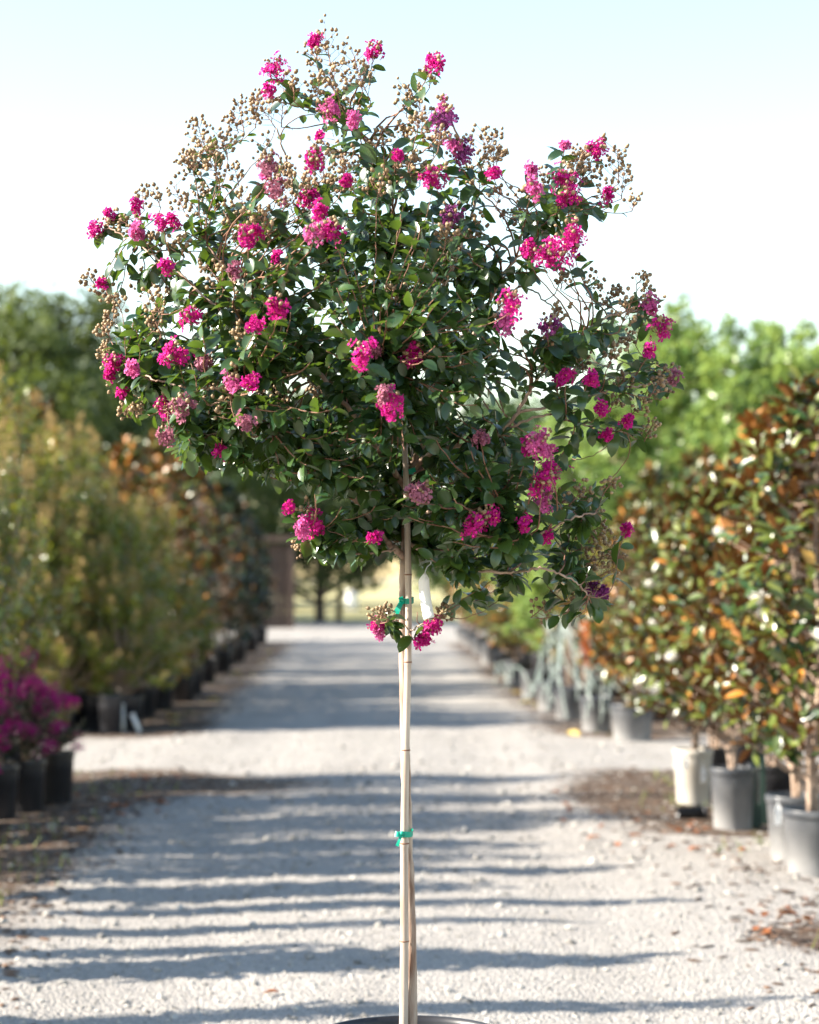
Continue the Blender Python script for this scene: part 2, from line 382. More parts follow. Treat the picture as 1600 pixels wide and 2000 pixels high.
# ------------------------------------------------------------------ nursery pots
def pot_profile(r, h):
    return [(r * .80, 0), (r * .82, h * .03), (r * .86, h * .35), (r * .875, h * .36), (r * .90, h * .62), (r * .915, h * .63), (r * .94, h * .88), (r * .985, h * .885), (r, h * .90), (r * 1.0, h * .985), (r * .985, h), (r * .955, h), (r * .94, h * .97)]
_pots = {}
def pot(px, py, r, h, mat, label, group=None, name='nursery_pot', tilt=0):
    key = (round(r, 3), round(h, 3), mat)
    if key not in _pots:
        n = 40; pr = pot_profile(r, h)
        b = MB(); v, f = lathe(pr[:7], n); b.add(v, f); wall = b.mesh('pot_wall', M[mat])
        b = MB(); v, f = lathe(pr[6:] + [(r * .92, h * .90)], n, False); b.add(v, f); rim = b.mesh('pot_rim', M[mat])
        b = MB(); V = [(0, 0, h * .905)]; F = []
        for j, q in enumerate((.45, .945)):
            for k in range(n):
                a = 2 * math.pi * k / n; V.append((q * r * math.cos(a), q * r * math.sin(a), h * .90 + rnd.uniform(-.006, .006) * (j == 0)))
        for k in range(n):
            k2 = (k + 1) % n; F += [(0, 1 + k, 1 + k2), (1 + k, 1 + n + k, 1 + n + k2, 1 + k2)]
        b.add(V, F); soil = b.mesh('pot_soil', M['soil'])
        _pots[key] = (wall, rim, soil)
    wall, rim, soil = _pots[key]
    z = G(px, py)
    e = empty(name, (px, py, z - .006), rnd.uniform(0, 6)); e.rotation_euler[0] = tilt
    link('wall', wall, e); link('rim', rim, e); link('soil', soil, e)
    tag(e, label, 'pot', group)
    return z + h * .9

# ================================================================== THE CRAPE MYRTLE IN FRONT
POT_X, POT_Y = P(803, 2025).x, D0
soil_z = pot(POT_X, POT_Y, .215, .415, 'blackpot', 'big black plastic pot at the bottom edge holding the flowering standard tree')
SOIL = Vector((P(806, 2040).x, D0, soil_z - .01))
tree = empty('crape_myrtle_tree', SOIL)
tag(tree, 'flowering crape myrtle with magenta blooms on a slim staked trunk in mid lane', 'tree')
TI = Matrix.Translation(-SOIL)
def tp(x, y, d=0): return P(x, y, D0 + d) - SOIL     # tree-local point
trunk_pts = [Vector((0, 0, -.03)), tp(805, 1990, .01), tp(804, 1850, .012), tp(801, 1740, .015), tp(797, 1640, .015), tp(793, 1520, .012), tp(790, 1400, .008), tp(788, 1280, .004), tp(788, 1180, 0), tp(790, 1095, 0)]
tr_r = [.0125, .0118, .011, .0105, .0105, .0103, .0102, .0102, .0102, .0105]
pts = spline(trunk_pts, 60); rr = np.interp(np.linspace(0, 1, 60), np.linspace(0, 1, 10), tr_r) * (1 + .06 * np.random.default_rng(1).normal(size=60))
b = MB(); v, f = tube(pts, list(rr), 12); b.add(v, f); b.build('trunk', M['trunkbark'], tree)

LIMBS = [  # (points px,py,depth), r0 px, r1 px
    ([(790, 1100, 0), (792, 1010, .03), (797, 910, .05), (801, 800, .05), (795, 690, .02), (786, 605, -.02), (762, 548, -.05), (768, 482, -.05), (764, 425, -.05), (753, 380, -.05), (736, 312, -.04), (702, 256, -.03), (668, 205, -.02), (640, 150, 0)], 8.5, 2.2),
    ([(789, 1088, 0), (758, 1060, -.03), (718, 1008, -.08), (680, 952, -.14), (640, 915, -.18), (588, 880, -.22), (535, 862, -.24), (465, 848, -.25), (395, 850, -.22)], 7, 1.8),
    ([(795, 960, .03), (742, 880, -.10), (672, 785, -.2), (600, 705, -.24), (520, 625, -.26), (452, 545, -.24), (400, 470, -.2)], 6.5, 1.8),
    ([(798, 915, .05), (836, 850, 0), (880, 760, -.08), (932, 640, -.12), (982, 540, -.12), (1050, 462, -.1), (1105, 400, -.08)], 6.5, 1.8),
    ([(797, 930, .04), (850, 880, -.1), (950, 862, -.18), (1004, 815, -.2), (1052, 738, -.2), (1112, 680, -.2), (1180, 622, -.18), (1245, 605, -.15)], 6, 1.6),
    ([(795, 1020, .02), (860, 995, -.14), (950, 985, -.24), (1040, 1042, -.28), (1110, 1015, -.26), (1165, 1000, -.24)], 5, 1.6),
    ([(793, 1060, .01), (850, 1085, -.1), (900, 1110, -.16), (1000, 1118, -.2), (1060, 1110, -.22), (1120, 1135, -.2), (1150, 1165, -.18)], 4.5, 1.4),
    ([(799, 760, .05), (722, 640, .16), (642, 520, .22), (602, 430, .2), (570, 345, .15), (540, 250, .1)], 5.5, 1.6),
    ([(797, 720, .03), (850, 600, .15), (900, 480, .2), (928, 385, .18), (900, 285, .1), (868, 195, .05)], 5.5, 1.6),
    ([(799, 850, .05), (655, 765, .22), (520, 700, .3), (400, 670, .3), (280, 640, .2)], 5.5, 1.6),
    ([(799, 800, .05), (880, 705, .22), (960, 620, .3), (1020, 560, .3), (1080, 600, .25)], 5, 1.6),
    ([(798, 880, .05), (782, 825, -.16), (772, 765, -.28), (740, 705, -.34)], 4.5, 1.6),
    ([(560, 664, -.25), (440, 612, -.26), (345, 530, -.2), (265, 475, -.12), (205, 440, -.05)], 3.4, 1.3),
    ([(1012, 805, -.2), (1100, 790, -.2), (1180, 765, -.18), (1260, 752, -.12), (1312, 740, -.08)], 3.2, 1.2),
    ([(965, 850, -.18), (1060, 812, -.22), (1150, 832, -.2), (1225, 845, -.15)], 3.2, 1.2),
    ([(775, 1072, -.03), (702, 1082, -.12), (652, 1066, -.16), (604, 1050, -.18)], 3, 1.2),
    ([(600, 705, -.24), (500, 740, -.32), (400, 760, -.32), (320, 745, -.26), (240, 715, -.18)], 3.6, 1.3),
    ([(640, 520, .22), (540, 450, .2), (440, 400, .12), (380, 330, .06)], 3.4, 1.2),
    ([(588, 880, -.22), (480, 800, -.34), (400, 790, -.34), (320, 800, -.28)], 3.2, 1.2),
    ([(788, 1215, 0), (765, 1212, -.04), (745, 1215, -.07)], 1.8, 1.1),
    ([(790, 1240, 0), (815, 1225, -.04), (845, 1205, -.06)], 1.8, 1.1),
]
limb_samples = []       # (point, tangent, px, py)
for lp, r0, r1 in LIMBS:
    P3 = [tp(*p) for p in lp]; n = 10 * len(lp)
    pts = spline(P3, n)
    for i in range(1, n - 1): pts[i] = pts[i] + Vector((rnd.gauss(0, 1), rnd.gauss(0, 1), rnd.gauss(0, 1))) * .0016
    rad = [(r0 + (r1 - r0) * (i / (n - 1)) ** .8) * PX for i in range(n)]
    b = MB(); v, f = tube(pts, rad, 8); b.add(v, f); b.build('limb', M['bark'], tree)
    for i in range(3, n):
        limb_samples.append((pts[i], (pts[i] - pts[i - 1]).normalized(), rad[i], i / n))
LS = np.array([tuple(s[0]) for s in limb_samples])

def crown_depth(x, y):
    q = 1 - ((x - 760) / 590) ** 2 - ((y - 640) / 600) ** 2
    return .58 * math.sqrt(max(q, .01))

FLOW = """612 80 14 b;733 100 17 b;848 120 16 b;537 138 24 b;520 175 12 b;640 215 19 l;690 235 14 l;868 208 17 l;865 236 21 p;905 295 24 p;888 288 16 l;850 347 26 b;965 340 10 b;627 268 10 b;
615 310 17 b;525 320 17 d;545 365 21 d;520 345 11 l;605 385 17 b;628 408 14 b;677 352 8 b;616 452 18 l;650 447 20 b;480 462 16 b;500 455 12 b;545 500 12 b;885 420 20 p;1105 280 9 l;1165 290 18 b;1105 352 28 b;1110 382 16 b;1185 382 14 b;
1040 365 16 l;1040 330 11 l;1112 456 24 b;1085 495 28 b;1030 485 14 b;1122 478 18 b;1062 500 16 b;998 597 23 b;990 628 20 l;1275 598 20 l;1290 640 22 b;1270 685 13 b;185 447 14 b;215 418 11 b;265 398 11 b;270 450 18 l;312 432 15 b;338 430 11 b;
195 552 9 b;325 520 12 b;373 620 17 b;495 630 15 b;540 597 18 b;450 530 15 d;222 708 19 b;216 728 12 b;258 715 13 l;345 697 27 b;395 710 15 d;240 768 9 b;318 798 19 b;355 795 19 d;455 745 18 l;490 745 14 b;430 884 10 b;325 848 14 d;480 822 14 d;
710 690 24 b;732 680 12 d;805 703 22 b;765 790 26 b;750 768 14 d;605 1013 30 b;590 1035 14 l;563 988 10 b;930 1026 26 b;955 1006 17 b;820 965 22 d;1055 862 24 l;1035 872 16 b;1078 880 14 l;1072 930 28 b;1060 945 18 b;1065 975 24 l;1028 1025 14 b;1068 1052 12 b;
1225 1035 10 b;1160 1150 18 p;1182 1160 14 p;1175 805 14 b;1230 822 10 b;1185 850 9 b;1155 735 14 b;1110 735 12 b;1090 742 9 b;1320 738 13 d;735 1222 15 b;742 1236 10 l;850 1218 17 b;838 1232 11 l;822 1252 15 b;835 1246 10 b;
1072 640 17 p;940 858 13 d;775 300 8 b;733 1050 9 b"""
SEED = """640 95 30;690 118 32;612 110 20;655 150 28;702 148 25;575 160 18;550 198 24;512 210 24;470 225 20;385 248 17;402 285 24;440 268 24;368 320 18;420 330 20;348 378 22;390 408 25;430 400 25;470 390 20;276 385 14;245 430 18;300 462 18;205 432 13;
520 300 20;600 335 28;660 300 28;640 352 28;570 400 28;505 420 24;560 330 20;796 184 22;842 148 11;828 232 22;860 262 18;952 290 22;968 300 12;940 340 18;1028 392 20;1060 350 18;1145 330 24;1210 308 24;1216 350 20;1185 375 14;1130 300 14;
930 440 20;872 455 14;1000 425 14;1100 545 11;1163 552 14;1180 590 20;1228 600 24;1262 572 11;1250 640 18;1090 610 14;1062 655 18;1300 742 20;1280 762 18;1250 790 14;1270 832 16;1222 842 14;1160 990 24;1130 962 20;1190 945 13;1180 1085 26;1150 1060 24;1196 1112 14;
1130 1172 16;1060 1190 16;1100 980 18;200 560 18;172 540 11;230 590 11;270 545 15;300 580 18;208 640 14;240 668 20;300 620 18;208 692 14;228 745 14;262 790 18;240 800 11;470 560 28;440 592 26;490 602 24;430 622 18;420 532 18;470 652 18;400 700 14;
440 780 24;482 800 24;540 770 22;615 752 18;410 760 14;360 842 14;330 832 11;680 330 24;720 302 18;742 362 18;745 268 13;588 1066 10;740 1196 12;762 545 18;772 572 14;868 1198 11;755 1190 9;900 300 16;820 330 16;790 255 12;700 200 18;620 170 16;330 560 16;350 470 16;450 450 20;540 540 18;880 500 14;975 380 14;1140 700 14;1200 690 15;1215 745 14;1120 1010 15;1170 1030 18"""
flow = [(*map(float, s.split()[:3]), s.split()[3]) for s in FLOW.replace('\n', '').split(';')]
seed = [tuple(map(float, s.split())) for s in SEED.replace('\n', '').split(';')]

twigs = MB(); leaf_T = []       # leaf placements: (pos, dir, nrm, len, tint)
def shoot(target, leaf_len, n_leaf, tail, r_tip=.8, base_pen=.25, bare=0.):
    """grow a twig from the nearest limb to target; leaves over its last `tail` metres; returns tip direction"""
    t = np.array(tuple(target)); d = LS - t; dist = np.linalg.norm(d, axis=1)
    # prefer a foot that lies lower / further in than the target
    pen = dist + .35 * np.clip(LS[:, 2] - t[2] + .03, 0, None) + base_pen * np.clip(.10 - dist, 0, None)
    i = int(np.argmin(pen + rng.random(len(pen)) * .03)); p0, tg, r0, _ = limb_samples[i]
    L = max(dist[i], .02); out = (Vector(target) - p0).normalized()
    p1 = p0 + (tg * .55 + out * .6).normalized() * L * .38
    upb = Vector((0, 0, .35)) + out + Vector((target[0], target[1] * .6, 0)) * .4
    p2 = Vector(target) - upb.normalized() * L * .36
    n = max(6, int(L / .018)); C = []
    for k in range(n + 1):
        s = k / n; q = (1 - s)
        C.append(p0 * q ** 3 + p1 * 3 * q * q * s + p2 * 3 * q * s * s + Vector(target) * s ** 3)
    for k in range(1, n): C[k] = C[k] + Vector((rnd.gauss(0, 1), rnd.gauss(0, 1), rnd.gauss(0, 1))) * .0012
    ra = min(r0 * .8, (.9 + 2.2 * min(L / .3, 1)) * PX * 1.0)
    v, f = tube(C, [ra + (r_tip * PX - ra) * (k / n) for k in range(n + 1)], 5); twigs.add(v, f)
    # leaves
    tot = min(L, tail); a0 = rnd.uniform(0, 6.28)
    for j in range(n_leaf):
        s = 1 - (bare + (j + rnd.random() * .6) / n_leaf * tot) / L
        if s <= .02: continue
        x = s * n; k = min(int(x), n - 1); pos = C[k].lerp(C[k + 1], x - k); tan = (C[k + 1] - C[k]).normalized()
        side = tan.cross(Vector((0, 0, 1)));
        if side.length < .1: side = Vector((1, 0, 0))
        side.normalize(); upv = side.cross(tan)
        an = a0 + j * 2.4 + rnd.gauss(0, .4)
        lat = side * math.cos(an) + upv * math.sin(an) * .7
        dr = (lat + tan * rnd.uniform(.2, .9) + Vector((0, 0, rnd.uniform(-.55, .15)))).normalized()
        nr = (Vector((0, 0, 1)) + Vector((-.3, -.25, 0)) + Vector((rnd.gauss(0, .5), rnd.gauss(0, .5), rnd.gauss(0, .25)))).normalized()
        leaf_T.append((pos, dr, nr, leaf_len * rnd.uniform(.7, 1.2) * (.75 + .25 * min(1, j / 3)), rnd.random()))
    return (C[-1] - C[-3]).normalized()

def petals_mesh(r, mat, sd, n=None, bright=True):
    """one bloom head: crinkled petals on threads from a shared heart"""
    g = np.random.default_rng(sd); b = MB()
    n = n or int(9 + (r / PX) * 1.15)
    V = [(0, 0, -r * .6)]; F = []; T = [.3]; MI = []
    nl = 5 if r > .015 else 3; lob = rdir(nl, g) * r * .55
    for i in range(n):
        c = lob[g.integers(nl)] + g.normal(size=3) * r * .36
        o = c + np.array([0, 0, r * .4]); o = o / (np.linalg.norm(o) + 1e-6) + g.normal(size=3) * .35; o /= np.linalg.norm(o)
        a = np.cross(o, g.normal(size=3)); a /= np.linalg.norm(a) + 1e-9; q = np.cross(o, a); ci = len(V)
        V.append(tuple(c)); T.append(.1); ft = g.random(); fs = g.uniform(.0062, .0098)
        m = len(V); mid = (np.array(V[0]) + c) * .5
        V += [tuple(mid + np.array([.0005, 0, 0])), tuple(mid - np.array([.0003, .0004, 0]))]; T += [.05, .05]
        F += [(0, m, m + 1), (m, ci, m + 1)]; MI += [0, 0]
        npet = g.integers(4, 7); a0 = g.uniform(0, 6.28)
        for k in range(npet):
            an = a0 + k * 6.283 / npet + g.normal() * .2; d = a * math.cos(an) + q * math.sin(an); e = np.cross(o, d); p0 = len(V); tint = np.clip(ft * .6 + g.random() * .4, 0, 1)
            for (u, w_, h) in ((.38, -.10, .05), (.38, .10, .05), (.72, -.36, .22), (.78, 0, .02), (.72, .36, .22), (1.05, -.30, .1), (1.12, .05, .3), (1.0, .34, .05)):
                V.append(tuple(c + (d * u + e * w_ * g.uniform(.8, 1.25) + o * (h + g.normal() * .13)) * fs)); T.append(tint)
            F += [(ci, p0, p0 + 1), (p0, p0 + 2, p0 + 3), (p0, p0 + 3, p0 + 1), (p0 + 1, p0 + 3, p0 + 4), (p0 + 2, p0 + 5, p0 + 3), (p0 + 5, p0 + 6, p0 + 3), (p0 + 6, p0 + 7, p0 + 3), (p0 + 3, p0 + 7, p0 + 4)]; MI += [0] * 8
        if bright and g.random() < .55:
            p0 = len(V); tip = c + o * fs * .55
            V += [tuple(tip + a * fs * .14), tuple(tip + q * fs * .14), tuple(tip - (a + q) * fs * .1)]; T += [.5] * 3
            F += [(ci, p0, p0 + 1), (ci, p0 + 1, p0 + 2), (p0, p0 + 1, p0 + 2)]; MI += [1] * 3
    b.add(V, F, np.array(T)); b.m = MI; return b.mesh('bloom', [mat, M['stamen']])

def panicle(base_p, axis, r, sd, dens=1.0):
    """seed head: stalk tree with round capsules; returns (stalk mesh builder, capsule builder)"""
    g = np.random.default_rng(sd); st = MB(); cp = MB()
    axis = np.array(tuple(axis)); L = r * 2.6
    a = np.cross(axis, [0.3, .9, .2]); a /= np.linalg.norm(a); q = np.cross(axis, a); b0 = np.array(tuple(base_p))
    bend = g.normal(size=3) * .12
    ax = lambda t: b0 + axis * L * t + bend * L * t * t
    v, f = tube([ax(t) for t in np.linspace(0, .95, 6)], [.0013 - .0007 * i / 5 for i in range(6)], 4); st.add(v, f)
    nb = int((7 + r / PX * .27) * dens); tv, tf = CAPS
    Ms, Ts, Ss, Ti = [], [], [], []
    for i in range(nb):
        t0 = .10 + .85 * i / nb; an = i * 2.4 + g.normal() * .3; rad = r * (1.2 - .6 * t0) * g.uniform(.5, 1.4)
        o = (a * math.cos(an) + q * math.sin(an)); p = ax(t0); e = p + o * rad + axis * rad * g.uniform(.5, .9)
        v, f = tube([p, (p + e) * .5 + axis * rad * -.05, e], [.0008, .0006, .0005], 3); st.add(v, f)
        k = 1 + int(g.random() * 3.0 * (1.2 - t0 * .5))
        for j in range(k):
            s = 1 - j * g.uniform(.2, .34); m = p + (e - p) * s; dd = g.normal(size=3) * .7 + axis * .8 + o * .4; dd /= np.linalg.norm(dd)
            e2 = m + dd * g.uniform(.004, .010) if j else e + dd * .001
            if j: v, f = tube([m, e2], [.0005, .0004], 3); st.add(v, f)
            Ms.append(dd); Ts.append(e2 + dd * .004); Ss.append(g.uniform(.0030, .0050)); Ti.append(g.random())
    D = np.array(Ms); cp.inst(tv, tf, frames(D, rdir(len(D), g)), np.array(Ts), np.array(Ss), Ti)
    return st, cp
# capsule along +y, radius 1, small pointed tip
pr = [(.25, -1.0), (.75, -.72), (1.0, -.05), (.8, .6), (.3, .98)]
v, f = lathe(pr, 7); v = v[:, [0, 2, 1]]; v = np.vstack([v, [(0, 1.35, 0)]]); k = 7
f = [tuple(reversed(q)) for q in f] + [(4 * k + (i + 1) % k, 4 * k + i, len(v) - 1) for i in range(k)]
CAPS = (v, f)

# seed heads
r0_ = random.Random(5)
seed += [(x + r0_.gauss(0, 20), y + r0_.gauss(4, 14), r * r0_.uniform(.6, .95)) for x, y, r in seed if (y < 430 or x < 320 or x > 1130) and y < 1100 and r0_.random() < .45]
for i, (x, y, r) in enumerate(seed):
    edge = crown_depth(x, y); d = rnd.uniform(-.95, .15) * edge
    r *= PX * 1.12
    tip = tp(x, y, d); outv = Vector((tip.x, 0, tip.z - tp(780, 850).z)).normalized() * .6 + Vector((0, 0, .75)) + Vector((rnd.gauss(0, .25), rnd.gauss(0, .3), 0)); outv.normalize()
    foot = tip - outv * r * 1.8
    inner = max(0, 1 - ((x - 760) / 520) ** 2 - ((y - 680) / 560) ** 2)
    shoot(foot, .036 if y > 420 else .030, 6 + int(rnd.random() * 5), .18, bare=.02)
    st, cp = panicle(foot, outv, r, 1000 + i)
    o = st.build('seed_head', M['bark_thin'], tree); cp.build('seed_capsules', M['seed'], o, kind='stuff')
# blooms
flower_px = []
FM = {'b': 'flower', 'l': 'flower_light', 'd': 'flower_dull', 'p': 'flower_purple'}
for i, (x, y, r, c) in enumerate(flow):
    edge = crown_depth(x, y); d = -rnd.uniform(.7, 1.02) * edge
    if y > 1170: d = -.05
    r *= PX * .93; pos = tp(x, y, d); outv = Vector((pos.x * .6, -.3, .8)).normalized()
    shoot(pos - outv * r * .55, .045, 6 + int(rnd.random() * 5), .15)
    me = petals_mesh(r, M[FM[c]], 2000 + i, None, c == 'b')
    flower_px.append((x, y, r / PX, d))
    o = link('flower_cluster', me, tree, pos, outv.to_track_quat('Z', 'Y').to_euler(), (1, 1, 1.1))
    if c in 'dp': o['label'] = {'d': 'faded dusty pink flower cluster', 'p': 'withering dark purple flower cluster'}[c]
    if r > 14 * PX:      # round buds and capsules among the petals
        st, cp = panicle(pos - outv * r * .8, outv, r * .72, 4000 + i, .5)
        s_ = st.build('seed_head', M['bark_thin'], tree); cp.build('seed_capsules', M['seed'], s_, kind='stuff')
# leafy shoots filling the crown
GAPS = [(1090, 585, 62, 58, .92), (1015, 700, 40, 40, .55), (588, 262, 36, 48, .92), (768, 225, 28, 42, .92), (990, 370, 32, 60, .85), (995, 250, 40, 80, .95), (592, 750, 42, 32, .85), (480, 330, 36, 30, .7), (300, 500, 40, 26, .7), (700, 640, 26, 20, .5),
        (560, 430, 40, 26, .5), (880, 560, 24, 24, .5), (650, 600, 26, 22, .5), (860, 740, 20, 26, .5), (1040, 400, 24, 20, .6), (965, 800, 24, 40, .5), (380, 560, 26, 26, .6), (440, 480, 28, 24, .5), (820, 500, 20, 24, .4), (1190, 900, 60, 34, .8), (900, 860, 26, 22, .5)]
FILL = [(770, 640, 200, 220, 125), (735, 410, 95, 110, 28), (510, 690, 170, 120, 54), (480, 855, 150, 75, 40), (690, 920, 150, 110, 48), (900, 640, 110, 180, 50), (925, 930, 120, 110, 40), (800, 860, 130, 90, 40),
        (1080, 690, 100, 90, 17), (1000, 1090, 140, 55, 22), (700, 1050, 70, 40, 7), (650, 190, 45, 35, 3), (460, 450, 90, 70, 11), (310, 545, 70, 50, 6), (310, 700, 90, 90, 22), (1050, 470, 70, 60, 10), (850, 460, 90, 90, 17),
        (620, 500, 120, 70, 20), (1150, 690, 110, 70, 6), (1120, 1040, 70, 70, 9), (440, 570, 100, 80, 14), (1060, 900, 60, 90, 9), (830, 1085, 80, 40, 9), (380, 800, 90, 60, 14), (640, 700, 110, 120, 24), (725, 995, 80, 75, 30), (570, 900, 130, 50, 26), (890, 1030, 110, 70, 26), (420, 880, 80, 40, 10)]
for cx, cy, rx, ry, n in FILL:
    for _ in range(n):
        while True:
            a, c = rnd.uniform(-1, 1), rnd.uniform(-1, 1)
            if a * a + c * c < 1: break
        x, y = cx + a * rx, cy + c * ry
        if any(((x - gx) / ga) ** 2 + ((y - gy) / gb) ** 2 < 1 and p_ > .6 for gx, gy, ga, gb, p_ in GAPS): continue
        d = rnd.uniform(-.95, .8) * crown_depth(x, y)
        shoot(tp(x, y, d), .0415 if y > 480 else .032 + .0095 * max(0, y - 250) / 230, 14, .21)
for x, y in ((757, 1205), (765, 1225), (775, 1235), (815, 1195), (860, 1190), (835, 1170), (870, 1205)):
    shoot(tp(x, y, -.05), .034, 6, .06)
twigs.build('twigs', M['bark_thin'], tree, kind='stuff')
# the 300 leaves that show largest are parts, the rest one mass
def clear(t):
    c = t[0] + t[1] * t[3] * .5 + SOIL; x = CX + c.x / c.y * FPX; y = HY - (c.z - CAMH) / c.y * FPX; d = c.y - D0
    if d < -.005 and 772 < x < 818 and (860 < y < 955 or 1045 < y < 1180): return False
    for gx, gy, ga, gb, pr_ in GAPS:
        if ((x - gx) / ga) ** 2 + ((y - gy) / gb) ** 2 < 1 and rnd.random() < pr_: return False
    for fx, fy, fr, fd in flower_px:
        if d < fd + .03:
            for q in (.15, .55, 1):
                w_ = t[0] + t[1] * t[3] * q + SOIL
                if (CX + w_.x / w_.y * FPX - fx) ** 2 + (HY - (w_.z - CAMH) / w_.y * FPX - fy) ** 2 < (fr * 1.1) ** 2: return False
    if d < -.0 and 795 < x < 868 and 1095 < y < 1225: return False
    return True
leaf_T = [t for t in leaf_T if clear(t)]
PO = np.array([tuple(t[0]) for t in leaf_T]); DI = np.array([tuple(t[1]) for t in leaf_T]); NR = np.array([tuple(t[2]) for t in leaf_T]); LN = np.array([t[3] for t in leaf_T]); TI_ = np.array([t[4] for t in leaf_T])
FR = frames(DI, NR)
score = LN * LN * np.abs(FR[:, 1, 2]) * (PO[:, 1] < -.05) * (1 - 2.0 * PO[:, 1])
order = np.argsort(-score); big = order[:300]; rest = order[300:]
lm = []
for tv, tf in LEAFS:
    bb = MB(); bb.add(tv, tf, .5); lm.append(bb.mesh('leaf', M['leaf']))
for i in big:
    o = link('leaf', lm[i % 5], tree)
    m4 = Matrix(FR[i].tolist()).to_4x4(); m4.translation = Vector(PO[i]); o.matrix_local = m4 @ Matrix.Scale(LN[i], 4)
bb = MB()
for k in range(5):
    s = rest[rest % 5 == k]; tv, tf = LEAFS[k]; bb.inst(tv, tf, FR[s], PO[s], LN[s], TI_[s])
bb.build('leaves', M['leaf'], tree, kind='stuff')
print('focal leaves', len(leaf_T))

# stake, ties and tag
b = MB(); ys = np.linspace(2050, 868, 70); node_y = [1840, 1645, 1462, 1290, 1125, 980]
sp = spline([P(788, 2050, D0 - .005), P(790, 1850, D0 - .010), P(790, 1640, D0 - .012), P(793, 1460, D0 - .014), P(797, 1290, D0 - .016), P(798, 1180, D0 - .018), P(796, 1040, D0 - .02), P(791, 868, D0 - .02)], 140)
rad = []
for p in sp:
    py = HY - (p.z - CAMH) * FPX / D0; r = np.interp(py, [868, 2050], [5.6, 9.0])
    for q in node_y: r *= 1 + .22 * math.exp(-((py - q) / 3.5) ** 2) - .05 * math.exp(-((py - q - 7) / 3) ** 2)
    rad.append(r * PX)
s0 = sp[0].copy(); e = empty('bamboo_stake', s0); v, f = tube([p - s0 for p in sp], rad, 14); b.add(v, f); b.build('cane', M['bamboo'], e)
for q in node_y:
    i = min(range(140), key=lambda k: abs(HY - (sp[k].z - CAMH) * FPX / D0 - q)); b = MB()
    c = sp[i] - s0; rr_ = rad[i]
    v, f = lathe([(rr_ * .98, -.0016), (rr_ * 1.07, -.0005), (rr_ * 1.07, .0005), (rr_ * .98, .0016)], 16, False); b.add(v + np.array(tuple(c)), f); b.build('node_ring', M['bark_thin'], e)
tag(e, 'pale straight bamboo stake tied in front of the slim trunk', 'stake')

def tie(px, py, label, tails, w=11, dep=-.006, rx=14.5):
    c = P(px, py, D0 + dep); e = empty('green_tie', c)
    b = MB(); n = 26; V = []; F = []
    for k in range(n):
        a = 2 * math.pi * k / n; x = math.cos(a) * rx * PX; yy = math.sin(a) * (rx + 4) * PX
        for j, z in enumerate((-w / 2, w / 2)): V.append((x, yy, (z + 1.5 * math.sin(a * 2)) * PX + x * .15))
    for k in range(n): F.append((2 * k, 2 * ((k + 1) % n), 2 * ((k + 1) % n) + 1, 2 * k + 1))
    b.add(V, F); b.build('band', M['tie'], e)
    v, f = ico(); b = MB(); b.add(v * np.array([6, 5, 6]) * PX + np.array([-rx * .55 * PX, -(rx + 4) * PX, 2 * PX]), f); b.build('knot', M['tie'], e)
    for dx, dz, ww in tails:
        b = MB(); V = []; n = 7
        for k in range(n):
            s = k / (n - 1); c0 = Vector((-rx * .6 * PX + dx * PX * s, -(rx + 5) * PX - .004 * math.sin(s * 3), dz * PX * s - .0 * s)); pw = ww * PX / 2 * (1 + .3 * s)
            dr = Vector((dx, 0, dz)).normalized(); pp = Vector((dr.z, .35, -dr.x))
            V += [tuple(c0 + pp * pw), tuple(c0 - pp * pw)]
        b.add(V, [(2 * k, 2 * k + 1, 2 * k + 3, 2 * k + 2) for k in range(n - 1)]); b.build('loose_end', M['tie'], e)
    tag(e, label, 'tie', 'green tape ties on the staked trunk')
tie(794, 1174, 'green tape tie just below the crown, its end hanging left', [(-12, -24, 9), (-3, 8, 7)])
tie(793, 1628, 'green tape tie knotted halfway down the staked trunk', [(-13, 2, 8), (-9, -22, 5)], rx=14)
tie(797, 924, 'green tape tie high up the stake inside the crown', [(22, 6, 7)], dep=.0, rx=12, w=6)
b = MB(); V = []; F = []; n = 14
for k in range(n + 1):
    s = k / n; cx = 824 + 14 * s ** 1.2 + (4 * (1 - s) ** 3); cy = 1120 + 88 * s; hw = 10.5 if s > .12 else 2.2 + 8.3 * (s / .12)
    for sd in (-1, 1):
        for th in (0, .0006): V.append(tuple(P(cx + sd * hw, cy - sd * 2.5, D0 - .10 + .012 * math.sin(s * 2.6) - sd * .009 + th) - P(829, 1118, D0 - .10)))
for k in range(n):
    a = 4 * k; c = a + 4
    F += [(a, a + 2, c + 2, c), (a + 1, c + 1, c + 3, a + 3), (a, c, c + 1, a + 1), (a + 2, a + 3, c + 3, c + 2)]
F += [(0, 1, 3, 2), (4 * n, 4 * n + 2, 4 * n + 3, 4 * n + 1)]
e = empty('plant_tag', P(829, 1118, D0 - .10)); b.add(V, F); b.build('strip', M['tagwhite'], e)
b = MB(); v, f = tube(spline([P(829, 1122, D0 - .10) - P(829, 1118, D0 - .10), P(834, 1108, D0 - .09) - P(829, 1118, D0 - .10), P(842, 1100, D0 - .08) - P(829, 1118, D0 - .10), P(838, 1092, D0 - .085) - P(829, 1118, D0 - .10)], 12), .0012, 5); b.add(v, f); b.build('loop', M['tagwhite'], e)
tag(e, 'long white plastic tag hanging beside the stake under the crown', 'tag')

